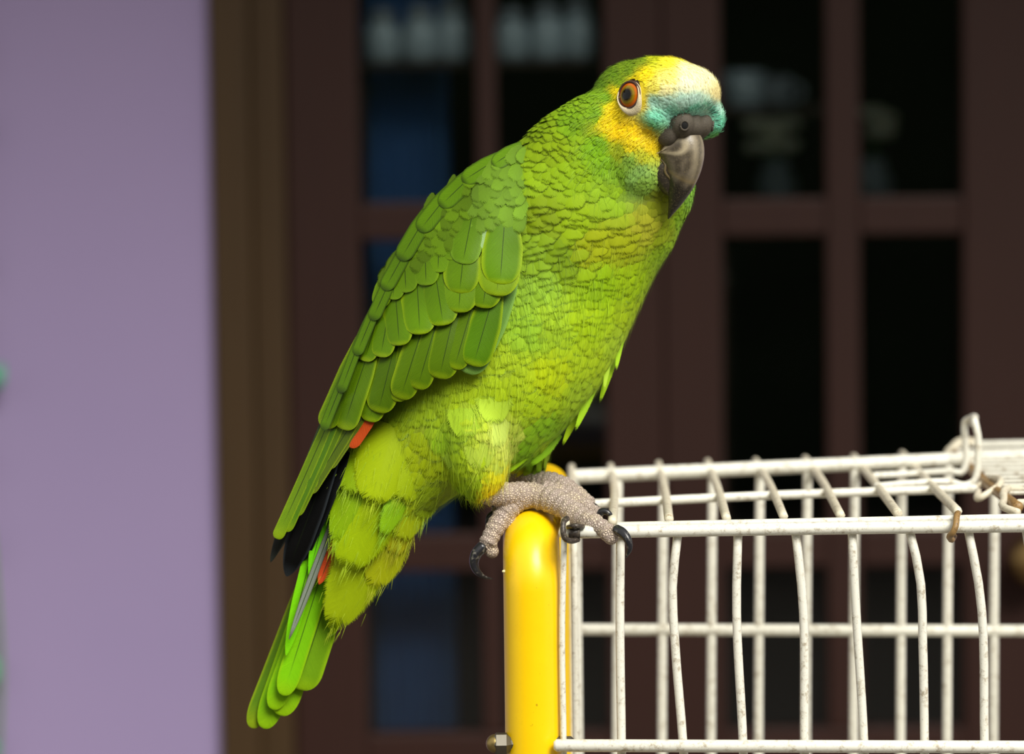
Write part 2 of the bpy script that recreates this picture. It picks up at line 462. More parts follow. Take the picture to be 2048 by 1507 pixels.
# climbing vine at the left edge of the frame
YV = YD - 0.05
vine = empty('climbing_vine', (XF(-40, YV), YV, 0), 'thin climbing vine with teal green leaves on the purple wall', 'vine')
vp = [(XF(-30 + 14 * math.sin(k * 1.3), YV), YV + 0.012, 0.0 + k * 0.13) for k in range(15)]
link('stem', *tube(catmull(vp, 60), 0.003, 6), M_stemgreen, vine)
def leaf(c, ang, s):
    V = []; F = []; n = 8
    for i in range(n + 1):
        v = i / n; w = 0.42 * s * math.sin(math.pi * min(1, v * 1.0)) ** 0.7 * (1 - 0.45 * v)
        for u in (-1, 0, 1):
            lx = v * s; ly = u * w
            x = math.cos(ang) * lx - math.sin(ang) * ly; z = math.sin(ang) * lx + math.cos(ang) * ly
            V.append((c[0] + x, c[1] - 0.012 * math.sin(v * 3) + 0.006 * abs(u), c[2] + z))
    for i in range(n):
        for u in (0, 1): F.append((i * 3 + u, i * 3 + u + 1, i * 3 + u + 4, i * 3 + u + 3))
    return V, F
for k in range(1, 14):
    ang = (math.pi * 0.8 if k % 2 else math.pi * 1.15) + 0.3 * math.sin(k * 2.1)
    link('leaf', *leaf(vp[k], ang, 0.07 + 0.017 * math.sin(k)), M_leaf, vine)
link('leaf', *leaf((XF(-24, YV), YV, ZF(770, YV)), math.radians(62), 0.04), M_leaf, vine)

# ------------------------------------------------------------------ cage and its stand
def paint_mat(name, rgb, dirt, amount, scale=260, rough=0.45, sc2=900):
    t = NT(name); c = t.coord()
    n1 = t.noise(scale, 5, 0.7, c); n2 = t.noise(sc2, 3, 0.6, c)
    f = t.math('MULTIPLY', t.ss(n1, 0.50, 0.72), amount)
    x = t.mix(f, L4(*rgb), L4(*dirt))
    x = t.mix(t.math('MULTIPLY', t.ss(n2, 0.6, 0.74), 0.6 * amount), x, L4(dirt[0] * .75, dirt[1] * .7, dirt[2] * .65))
    t.l(x, t.b.inputs['Base Color']); t.setp(Roughness=rough)
    t.bump(n1, 0.25, 0.0006)
    return t.m
M_white = paint_mat('white_cage_paint', (232, 230, 216), (150, 132, 100), 0.75)
M_whitedirty = paint_mat('grimy_cage_paint', (222, 214, 190), (136, 108, 70), 0.8)
M_rust = paint_mat('rusty_wire', (150, 118, 70), (70, 46, 26), 1.0, 500)
M_darkclip = paint_mat('dark_worn_clip', (58, 50, 44), (150, 140, 120), 0.5, 700, 0.35)
M_steel = simple_mat('dull_steel_nut', (110, 106, 96), 0.45, 0.2, 200, metal=0.9)
t = NT('yellow_stand_paint'); c = t.coord()
n1 = t.noise(55, 5, 0.6, c); n2 = t.noise(420, 3, 0.6, c); n3 = t.noise(1500, 2, 0.6, c)
x = t.mix(n1, L4(246, 198, 0), L4(255, 212, 4))
x = t.mix(t.math('MULTIPLY', t.ss(n1, 0.58, 0.75), 0.35), x, L4(196, 150, 8))
x = t.mix(t.math('MULTIPLY', t.ss(n2, 0.68, 0.78), 0.55), x, L4(120, 88, 12))
t.l(x, t.b.inputs['Base Color']); t.setp(Roughness=0.33); t.bump(n2, 0.08, 0.0004)
M_yellow = t.m

YF, YB = DB - 0.036, 1.596
PXM = FPX / YF                                   # px per metre on the front plane
def RW(px, y): return px * y / FPX               # px half-width -> metres
def wire(pts, y, rpx, mat, parent, name='wire', n=24, extend=None):
    """pts: (px,py) or (px,py,y)"""
    w = [P(q[0], q[1], q[2] if len(q) > 2 else y) for q in pts]
    ym = sum(v.y for v in w) / len(w)
    if extend:                                     # carry on straight down to height
        a, b = w[-2], w[-1]; w.append(Vector((b.x, b.y, extend)))
    path = catmull([tuple(v) for v in w], n) if len(w) > 2 else catmull([tuple(v) for v in w], 2)
    return link(name, *tube(path, RW(rpx, ym), 8), mat, parent)

# roof plane through three seen points
_a, _b, _c3 = P(1240, 1050, YF), P(2048, 1034, YF), P(1140, 952, YB)
_n = (_b - _a).cross(_c3 - _a).normalized()
def roof(px, py, up=0.0):
    d = _f * FPX + _r * (px - W_IMG / 2) + _u * (H_IMG / 2 - py)
    t = (_a - CAM).dot(_n) / d.dot(_n)
    return CAM + d * t + Vector((0, 0, up))

ZB = P(1600, 1490, YF).z - 0.24                   # cage base
cage = empty('bird_cage', (0.25, (YF + YB) / 2, ZB), 'white wire bird cage with chipped grimy paint under the parrot', 'cage')
# front bars
fr = [[(1128, 1072), (1124, 1250), (1127, 1484)], [(1241, 1060), (1240, 1250), (1243, 1484)],
      [(1356, 1064), (1345, 1170), (1350, 1285), (1366, 1484)], [(1476, 1062), (1473, 1200), (1486, 1484)],
      [(1591, 1062), (1604, 1180), (1609, 1484)], [(1704, 1062), (1711, 1200), (1728, 1484)],
      [(1819, 1060), (1838, 1140), (1846, 1300), (1849, 1484)], [(1936, 1058), (1957, 1165), (1969, 1484)],
      [(2052, 1058), (2070, 1180), (2088, 1484)], [(2170, 1056), (2185, 1200), (2200, 1484)], [(2290, 1056), (2300, 1200), (2312, 1484)],
      [(2410, 1056), (2420, 1200), (2430, 1484)], [(2530, 1056), (2540, 1200), (2548, 1484)], [(2650, 1056), (2655, 1200), (2660, 1484)]]
for k, b in enumerate(fr):
    wire(b, YF, 6.5 if k == 0 else 9, M_white, cage, extend=ZB + 0.05)
XEND = 2660
wire([(1236, 1051, YF + 0.003), (XEND, 1022, YF + 0.003)], YF, 8, M_white, cage, 'rail')
wire([(1134, 1064), (1640, 1056), (2150, 1050), (XEND, 1044)], YF - 0.003, 13, M_white, cage, 'rail')
wire([(1113, 1490), (XEND, 1495)], YF - 0.006, 13, M_white, cage, 'rail')
# back bars
for px in (1147, 1236, 1327, 1425, 1520, 1615, 1710, 1804, 1897, 1990, 2085, 2180, 2275, 2370):
    ytop = 952 - 0.046 * (px - 1140)
    wire([(px, ytop), (px - 2, 1250), (px - 3, 1500)], YB, 11 if px == 1147 else 9.5, M_white, cage, extend=ZB + 0.05)
wire([(1142, 953), (1520, 936), (1895, 919)], YB, 14, M_white, cage, 'rail')
wire([(1895, 919), (2370, 896)], YB, 14, M_white, cage, 'rail')
wire([(1140, 1258), (2370, 1262)], YB, 12, M_white, cage, 'rail')
# roof
def rwire(pts, rpx, mat, parent, name='wire', n=24, up=0.0):
    w = [roof(p[0], p[1], p[2] if len(p) > 2 else up) for p in pts]
    ym = sum(v.y for v in w) / len(w)
    return link(name, *tube(catmull([tuple(v) for v in w], n if len(w) > 2 else 2), RW(rpx, ym), 8), mat, parent)
UPW = 0.0035
cr = [[(1143, 938), (1143, 975), (1130, 1052)], [(1221, 936), (1229, 985), (1225, 1048)], [(1317, 931), (1330, 985), (1338, 1044)],
      [(1415, 927), (1437, 985), (1453, 1042)], [(1511, 925), (1545, 985), (1567, 1038)], [(1610, 921), (1640, 960), (1681, 1036)],
      [(1707, 917), (1748, 968), (1796, 1033)], [(1804, 911), (1856, 968), (1915, 1028)]]
for p in cr: rwire(p, 8.5, M_whitedirty, cage, up=UPW * 0.4)
rwire([(1165, 1008), (1520, 991), (1950, 976)], 9, M_white, cage, 'rail')
# hinge wire and curls where the roof hatch starts
rwire([(1950, 976), (1972, 970, .002), (1990, 978, .006), (1988, 990, .003), (1966, 992, 0), (1956, 982, 0)], 7, M_whitedirty, cage, 'hinge_loop', 30)
rwire([(1893, 917), (1905, 908, .003), (1932, 903, .006), (1960, 902, .004)], 10, M_whitedirty, cage, 'hinge_loop', 16)
rwire([(2036, 1024), (2016, 1022, .001), (2008, 1012, .003), (2020, 1001, .006), (2042, 998, .005)], 8, M_whitedirty, cage, 'hinge_loop', 24)
hatch = empty('roof_hatch', tuple(roof(2048, 960)), None, None); hatch.parent = cage
hatch.location = Vector(WORG['roof_hatch']) - Vector(WORG[cage.name])
hrod = rwire([(1908, 912), (1975, 975), (2036, 1022)], 10, M_rust, hatch, 'hinge_rod', 24, up=0.002)
rwire([(1950, 903, .004), (2400, 893, .004)], 8, M_white, hatch, 'wire')
ya = np.linspace(916, 1002, 12)
for k, y0 in enumerate(ya):
    xs = 1908 + (y0 - 912) * (2036 - 1908) / (1022 - 912) + 3
    rwire([(xs, y0, .004), (2400, y0 - 10 + 6 * k / 11, .004)], 4.2, M_white, hatch, 'wire')
rwire([(2036, 1018, .003), (2400, 1006, .003)], 8, M_whitedirty, hatch, 'wire')
rwire([(2395, 893, .004), (2410, 1012, .004)], 9, M_white, hatch, 'wire')
# upright latch handle
lb = [roof(1748, 958, .002), roof(1830, 954, .002), roof(1905, 950, .002)]
yb, ybn = lb[-1].y, roof(1930, 969).y
hp = [tuple(v) for v in lb] + [tuple(P(1924, 944, yb)), tuple(P(1932, 925, yb)), tuple(P(1931, 890, yb)), tuple(P(1929, 856, yb)), tuple(P(1930, 842, yb)), tuple(P(1937, 838, yb - .002)),
      tuple(P(1946, 847, (yb + ybn) / 2)), tuple(P(1953, 857, ybn)), tuple(P(1956, 872, ybn)), tuple(P(1956, 910, ybn)), tuple(P(1954, 945, ybn)), tuple(P(1948, 962, ybn)), tuple(P(1934, 969, ybn))]
hp += [tuple(roof(1900, 971, .002)), tuple(roof(1820, 974, .002)), tuple(roof(1752, 980, .002))]
link('latch_handle', *tube(catmull(hp, 110), RW(7.2, ybn), 8), M_white, cage)
# rusty loop tying the roof to the front rail
yl = YF - 0.009
link('tie_loop', *tube(catmull([tuple(P(1916, 1026, YF + .006)), tuple(P(1913, 1036, yl)), tuple(P(1911, 1052, yl - .003)), tuple(P(1906, 1064, yl - .003)), tuple(P(1899, 1072, yl)),
     tuple(P(1902, 1078, yl + .004)), tuple(P(1908, 1072, YF + .006))], 40), RW(6.5, yl), 8), M_rust, cage)
# dark clip by the tube
ycl = YF - 0.006
link('clip', *merge([tube(catmull([tuple(P(1134, 1036, ycl)), tuple(P(1127, 1044, ycl - .004)), tuple(P(1126, 1060, ycl - .006)), tuple(P(1130, 1076, ycl - .006)), tuple(P(1142, 1081, ycl - .004)), tuple(P(1156, 1078, ycl))], 24), RW(6, ycl), 8),
     tube(catmull([tuple(P(1136, 1054, ycl)), tuple(P(1150, 1051, ycl - .004)), tuple(P(1166, 1053, ycl))], 10), RW(5, ycl), 8),
     box(P(1137, 1056, ycl).x, P(1160, 1056, ycl).x, ycl - .002, ycl + .001, P(1140, 1074, ycl).z, P(1140, 1056, ycl).z)]), M_darkclip, cage)
# left end bars of the cage (run in depth) and base tray
xl_f, xl_b = P(1128, 1250, YF).x, P(1147, 1250, YB).x
for k in range(1, 8):
    s = k / 8; y = YF + (YB - YF) * s
    za, zb = P(1128, 1064, YF).z, P(1147, 952, YB).z
    x = xl_f + (xl_b - xl_f) * s + 0.004
    if k in (2, 4, 6):
        link('wire', *tube([(x, y, za + (zb - za) * s), (x, y, ZB + 0.05)], 0.0017, 8), M_white, cage)
link('rail', *tube([tuple(P(1128, 1066, YF)), tuple(P(1147, 955, YB))], 0.0026, 8), M_white, cage)
xr = P(XEND, 1250, YF).x
link('tray', *box(xl_f - 0.004, xr + 0.004, YF - 0.008, YB + 0.008, ZB, ZB + 0.055, 0.006), simple_mat('tray_plastic', (180, 180, 170), 0.5, 0.1, 30), cage, smooth=False)

# yellow tubular stand: an inverted U at each end of the cage
RT = RW(57.5, DB - 0.03)
ztop = P(1065, 1016, DB - 0.006).z - RT
yl0 = DB - 0.028; yb0 = 1.515; Rb = 0.022
rise = 0.0045
def uframe(x_front, x_top, x_back, x_foot):
    pts = [(x_foot, yl0, 0.004), (x_foot, yl0, 0.5), (x_front, yl0, ztop - 0.15), (x_front, yl0, ztop - Rb)]
    seg = [catmull(pts[:3], 20)[:-1], catmull(pts[2:], 8)]
    arc = [(x_front, yl0 + Rb - Rb * math.cos(a), ztop - Rb + Rb * math.sin(a)) for a in np.linspace(0.12, math.pi / 2, 12)]
    mid = [(x_front + (x_back - x_front) * s, yl0 + Rb + (yb0 - yl0 - 2 * Rb) * s, ztop + rise * s) for s in np.linspace(0.04, 0.96, 10)]
    arc2 = [(x_back, yb0 - Rb + Rb * math.sin(a), ztop + rise - Rb + Rb * math.cos(a)) for a in np.linspace(0, math.pi / 2, 12)]
    dn = [(x_back, yb0, z) for z in np.linspace(ztop - Rb - 0.02, 0.004, 16)]
    return np.vstack([seg[0], seg[1], arc, mid, arc2, dn])
xt = P(1063, 1100, yl0).x; xk = P(1089, 960, yb0).x; xft = P(1067, 1500, yl0).x
stand = empty('cage_stand', (xt, 1.4, 0), 'yellow painted tube stand on which the parrot perches', 'stand')
link('tube_frame', *tube(uframe(xt, xt, xk, xft), RT, 28), M_yellow, stand)
xo = xr + 0.02
link('tube_frame', *tube(uframe(xo, xo, xo, xo), RT, 20), M_yellow, stand)
for y in (yl0, yb0):
    link('cross_bar', *tube([(xt, y, ZB - 0.013), (xo, y, ZB - 0.013)], 0.0125, 14), M_yellow, stand)
# acorn nut and bolt at the lower left
bz = P(1000, 1481, yl0).z; bx = P(1011, 1481, yl0).x
bolt = link('bolt', *merge([tube([(bx - 0.0015, yl0 - .006, bz), (bx + 0.03, yl0 - .006, bz)], 0.003, 10), tube([(bx - 0.0042, yl0 - .006, bz), (bx + 0.0005, yl0 - .006, bz)], 0.0052, 6)]), M_steel, stand, smooth=False)
link('cap_nut', *ellipsoid((bx - 0.0048, yl0 - .006, bz), np.eye(3), (0.0042, 0.0044, 0.0044), 16, 10), simple_mat('brassy_cap', (150, 130, 80), 0.35, 0.2, 200, metal=0.8), bolt)
link('paint_chip', *ellipsoid(tuple(P(1009, 1142, yl0 - .002)), np.eye(3), (0.0012, 0.001, 0.0008), 8, 6), simple_mat('crumb', (235, 225, 170), 0.8), stand)


# ------------------------------------------------------------------ the parrot
MM = 0.001
# head frame: face turned 45 degrees towards the camera
A_YAW = math.radians(45)
HF = np.array((math.cos(A_YAW), -math.sin(A_YAW), 0.0))
HS = np.array((-math.sin(A_YAW), -math.cos(A_YAW), 0.0))     # the side with the visible eye
HU = np.array((0, 0, 1.0))
HAX = np.vstack([HF, HS, HU])
HC = np.array(P(1322, 215, DB - 0.032))
def HL(f, s, u): return HC + (HF * f + HS * s + HU * u) * MM
def head_local(p):
    q = (np.asarray(p) - HC) / MM
    return q @ HF, q @ HS, q @ HU

def loft(st, ns=28, sub=6, ex=1.0):
    """st rows: Lx,Ly,Rx,Ry,yc(mm),h(mm) -> closed tube whose outline in the photo is L..R"""
    s = catmull(np.array(st, float), (len(st) - 1) * sub + 1)
    V = []; F = []
    a = np.linspace(0, 2 * math.pi, ns, endpoint=False)
    for r in s:
        t = np.cos(a); d = np.sign(np.sin(a)) * np.abs(np.sin(a)) ** ex
        px = (r[0] + r[2]) / 2 - (r[2] - r[0]) / 2 * t
        py = (r[1] + r[3]) / 2 - (r[3] - r[1]) / 2 * t
        V.append(Pn(px, py, DB + r[4] * MM - r[5] * MM * d))
    m = len(V)
    for i in range(m - 1):
        for j in range(ns):
            k = (j + 1) % ns
            F.append((i * ns + j, i * ns + k, (i + 1) * ns + k, (i + 1) * ns + j))
    F.append(tuple(range(ns))[::-1]); F.append(tuple((m - 1) * ns + j for j in range(ns)))
    return np.vstack(V), F

torso = loft([
    (1225, 172, 1345, 285, -28, 12), (1176, 186, 1366, 312, -25, 17), (1128, 212, 1388, 345, -20, 22), (1072, 254, 1385, 400, -13, 28), (1030, 300, 1366, 444, -7, 33),
    (975, 345, 1348, 486, -2, 38), (920, 415, 1318, 534, 0, 40), (870, 490, 1286, 598, 0, 41), (830, 565, 1258, 660, 0, 42),
    (795, 640, 1226, 725, 0, 41), (765, 715, 1185, 792, 0, 39), (740, 785, 1128, 858, 0, 36), (715, 850, 1070, 915, 0, 32),
    (690, 915, 985, 952, 0, 28), (672, 985, 885, 1008, 0, 24), (658, 1055, 815, 1070, 0, 20), (650, 1120, 775, 1125, 0, 15), (646, 1180, 715, 1185, 0, 10), (648, 1235, 672, 1238, 0, 4)], 32, 6, 0.9)
def thigh(dy, sx=0, sy=0, h=1.0):
    sg = -1 if dy < 0 else 1
    return loft([(884 + sx, 680 + sy, 985 + sx, 680 + sy, dy - sg * 18, 14 * h), (862 + sx, 750 + sy, 1008 + sx, 748 + sy, dy - sg * 10, 20 * h), (858 + sx, 820 + sy, 1022 + sx, 812 + sy, dy - sg * 4, 22 * h), (866 + sx, 880 + sy, 1026 + sx, 866 + sy, dy - sg * 2, 21 * h),
                 (888 + sx, 935 + sy, 1018 + sx, 922 + sy, dy - sg, 18 * h), (922 + sx, 982 + sy, 1006 + sx, 962 + sy, dy, 12 * h), (942 + sx, 999 + sy, 994 + sx, 984 + sy, dy, 6 * h)], 24, 5)
def hell(f, s, u, a, b, c): return ellipsoid(HL(f, s, u), HAX, (a * MM, b * MM, c * MM))
parts = [torso, thigh(-20), thigh(22, 85, -30, 0.8),
         hell(-6, 0, -1, 26, 21.5, 22), hell(4, 0, 3.5, 17, 20.5, 19), hell(12.5, 0, 6, 15.5, 19.5, 13), hell(15.5, -12.5, -5, 8.5, 9, 9.5), hell(8.5, 12.5, -4, 7, 7.5, 8),
         hell(-15, 0, 2.6, 22, 19, 19.5), hell(-5, 0, 3.0, 20, 19, 20.2), hell(-5, 12.5, -17, 12, 9.5, 16), hell(-3, -13, -17, 13, 10, 16), hell(-9, 4, -22, 17, 18, 20)]
BV, BF = remesh(parts, 0.0017, 8)
bvh = BVHTree.FromPolygons([Vector(v) for v in BV], BF)
def cam_hit(px, py):
    d = (P(px, py, 1.0) - CAM).normalized()
    h = bvh.ray_cast(CAM, d)
    return h

# ---------------- plumage colour, size and flow, given at places on the bird
DABS = np.array([
 # px, py, r, g, b
 (1230, 150, 96, 140, 20), (1185, 188, 112, 160, 22), (1262, 126, 112, 152, 24), (1205, 165, 92, 138, 18), (1215, 195, 112, 168, 28), (1195, 225, 120, 176, 30),
 (1285, 118, 116, 150, 22), (1262, 140, 108, 150, 22), (1240, 165, 110, 156, 22), (1312, 118, 196, 196, 24), (1335, 125, 250, 228, 50), (1295, 148, 246, 216, 14), (1276, 158, 238, 210, 14),
 (1284, 178, 252, 216, 8), (1288, 205, 250, 214, 10), (1226, 214, 246, 214, 10), (1236, 180, 238, 210, 18), (1218, 240, 240, 208, 10), (1240, 260, 252, 212, 4), (1270, 262, 250, 208, 4), (1298, 262, 246, 206, 10), (1300, 288, 236, 200, 10), (1262, 290, 236, 206, 18),
 (1380, 145, 255, 246, 180), (1340, 155, 252, 240, 120), (1405, 165, 255, 246, 196), (1335, 180, 248, 238, 170), (1375, 172, 250, 246, 206), (1432, 190, 250, 236, 170), (1310, 175, 246, 232, 90),
 (1308, 205, 186, 236, 216), (1335, 205, 200, 238, 218), (1388, 200, 200, 230, 214), (1430, 220, 170, 216, 196), (1312, 235, 148, 236, 204), (1340, 222, 168, 240, 214), (1390, 222, 168, 238, 212), (1365, 205, 206, 240, 222), (1415, 205, 210, 238, 216), (1442, 255, 124, 220, 180), (1425, 240, 140, 222, 186), (1440, 275, 110, 190, 90), (1306, 250, 90, 180, 130),
 (1240, 300, 168, 196, 36), (1262, 318, 146, 200, 78), (1285, 335, 156, 212, 116), (1270, 350, 150, 208, 108), (1240, 345, 136, 192, 50), (1225, 380, 140, 188, 36), (1200, 290, 118, 178, 22), (1215, 320, 124, 182, 28), (1285, 365, 148, 202, 84), (1288, 312, 196, 206, 50),
 (1110, 285, 132, 170, 14), (1150, 350, 136, 182, 20), (1090, 245, 120, 158, 14), (1150, 240, 112, 162, 18), (1090, 350, 130, 172, 16), (1150, 430, 138, 178, 16), (1090, 420, 118, 150, 10),
 (1320, 400, 130, 150, 30), (1290, 440, 168, 182, 50), (1240, 470, 156, 178, 26), (1330, 460, 150, 180, 30), (1180, 480, 150, 172, 18),
 (1405, 320, 204, 202, 20), (1395, 380, 132, 196, 70), (1372, 440, 140, 196, 40), (1345, 490, 150, 200, 30),
 (1200, 560, 138, 186, 12), (1120, 500, 112, 150, 10), (1260, 560, 150, 194, 16), (1070, 560, 138, 188, 50), (1060, 500, 122, 164, 28), (1270, 620, 168, 208, 26),
 (1100, 640, 160, 206, 44), (1180, 640, 164, 208, 22), (1050, 650, 150, 204, 50), (1100, 740, 184, 218, 22), (1190, 710, 172, 212, 34), (1000, 780, 168, 208, 28), (1240, 690, 170, 212, 50), (1020, 720, 172, 212, 40),
 (1100, 850, 134, 194, 34), (1180, 790, 160, 204, 46), (1060, 900, 120, 180, 24), (1110, 890, 150, 190, 20), (1080, 800, 170, 212, 30),
 (985, 850, 192, 218, 90), (1008, 880, 196, 220, 100), (955, 850, 176, 210, 54), (985, 905, 186, 214, 70), (940, 800, 168, 208, 30), (930, 900, 164, 206, 30), (900, 860, 150, 196, 40), (950, 950, 166, 208, 28), (984, 974, 255, 226, 10), (1000, 962, 255, 226, 10), (965, 996, 240, 216, 14), (992, 950, 225, 216, 20), (930, 980, 158, 204, 22),
 (870, 800, 150, 190, 30), (850, 900, 152, 182, 14), (760, 900, 152, 184, 14), (760, 970, 156, 184, 8), (720, 1060, 148, 192, 4), (800, 1080, 158, 176, 8), (700, 1160, 144, 186, 4), (860, 990, 140, 176, 20), (660, 1050, 116, 196, 10), (680, 920, 140, 184, 20),
 (900, 420, 84, 134, 22), (850, 600, 84, 134, 22), (1000, 350, 92, 138, 30), (760, 760, 100, 150, 20)], float)
DABC = lin(DABS[:, 2:5]); _gm = (DABC[:, 1] > DABC[:, 0]) & (DABC[:, 2] < .25); DABC[_gm, 2] *= .8; DABC[_gm, 0] *= 1.06; DABC[_gm, 1] *= .93; _ym = (DABC[:, 0] >= DABC[:, 1]) & (DABC[:, 2] < .05); DABC[_ym, 1] *= 1.07
FLOW = np.array([
 # px, py, dx, dy, length mm, width/length, dark-edge
 (1380, 215, -.1, -1, 3.0, .55, 0), (1440, 230, .5, -.6, 3.0, .55, 0), (1310, 225, -.8, -.5, 3.0, .55, 0), (1380, 160, -.5, -.9, 3.8, .6, 0), (1320, 130, -1, -.25, 4.2, .6, 0), (1260, 130, -1, .25, 4.6, .7, .15),
 (1200, 170, -.8, .7, 5.2, .75, .45), (1150, 200, -.75, .75, 7.5, .9, .85), (1100, 235, -.65, .8, 9.5, .95, .95), (1065, 300, -.3, 1, 12, 1.0, 1), (1285, 190, -.8, .1, 3.2, .55, 0), (1230, 200, -.9, .5, 3.6, .55, 0),
 (1250, 260, -.8, .6, 4.0, .5, 0), (1300, 280, -.6, .8, 3.8, .5, 0), (1210, 260, -.8, .65, 4.6, .6, .1), (1150, 290, -.6, .8, 8.5, .9, .75), (1120, 330, -.45, .9, 11.5, 1.0, .9), (1200, 330, -.45, .9, 8.5, .85, .4), (1270, 350, -.35, .95, 6.0, .6, .0),
 (1110, 400, -.15, 1, 14, 1.05, .95), (1180, 420, -.2, 1, 14, 1.2, .75), (1240, 440, -.1, 1, 15, 1.35, .6), (1300, 440, .05, 1, 13, 1.3, .5), (1350, 430, .1, 1, 8.0, .9, .3), (1400, 340, 0, 1, 6.0, .7, .1),
 (1100, 480, .1, 1, 13, 1.0, .9), (1180, 510, -.1, 1, 13, 1.2, .7), (1250, 520, -.25, 1, 12, 1.15, .55), (1320, 510, -.45, 1, 9, 1.0, .3), (1080, 580, .25, 1, 11, .95, .35), (1180, 590, -.1, 1, 11.5, 1.05, .35), (1260, 610, -.4, 1, 10.5, .95, .25),
 (1060, 680, .1, 1, 14, .8, .15), (1150, 690, -.15, 1, 13, .85, .25), (1220, 720, -.5, 1, 12, .8, .2), (1000, 780, -.15, 1, 15, .8, .1), (1100, 790, -.35, 1, 14, .8, .2), (1170, 800, -.6, 1, 13, .75, .15), (1080, 880, -.7, 1, 15, .6, .2),
 (970, 840, .1, 1, 13, .85, .05), (1000, 900, -.1, 1, 13, .8, .03), (920, 880, .15, 1, 13, .8, .06), (960, 960, .15, 1, 10, .7, .0), (990, 975, -.1, 1, 6, .6, .0), (870, 830, -.2, 1, 15, .85, .1),
 (820, 900, -.4, 1, 17, .9, .06), (760, 960, -.3, 1, 20, .9, .05), (720, 1060, -.25, 1, 22, .8, .05), (800, 1060, -.45, 1, 18, .7, .05), (700, 1160, -.35, 1, 20, .8, .05), (870, 980, -.6, 1, 14, .7, .1), (900, 500, -.4, 1, 12, .9, .3)], float)
def idw(px, py, tab, vals, p=4, eps=14.0, chunk=4000):
    out = []
    for i in range(0, len(px), chunk):
        d2 = (px[i:i + chunk, None] - tab[None, :, 0]) ** 2 + (py[i:i + chunk, None] - tab[None, :, 1]) ** 2
        w = 1.0 / (d2 + eps * eps) ** (p / 2); w /= w.sum(1)[:, None]
        out.append(w @ vals)
    return np.vstack(out)
def bird_px(p):
    """pixel of a point; far side of the head is mirrored so both cheeks are alike"""
    p = np.array(p, float); f, s, u = head_local(p)
    near_head = (np.abs(f) < 45) & (u > -32) & (u < 35) & (s < 0) & (f < 26)
    fade = near_head & (s < -1)
    q = p.copy(); q[fade] = p[fade] - 2 * (s[fade] * MM)[:, None] * HS
    x0, y0 = PIX(p); x1, y1 = PIX(q)
    px = np.where(fade & (u > -14) & (f < 12), x1, x0); py = np.where(fade & (u > -14) & (f < 12), y1, y0)
    return px, py
def colour_at(p): 
    px, py = bird_px(p); return idw(px, py, DABS, DABC, 5, 10.0)
def flow_at(p):
    px, py = bird_px(p); return idw(px, py, FLOW, FLOW[:, 2:], 4, 14.0)

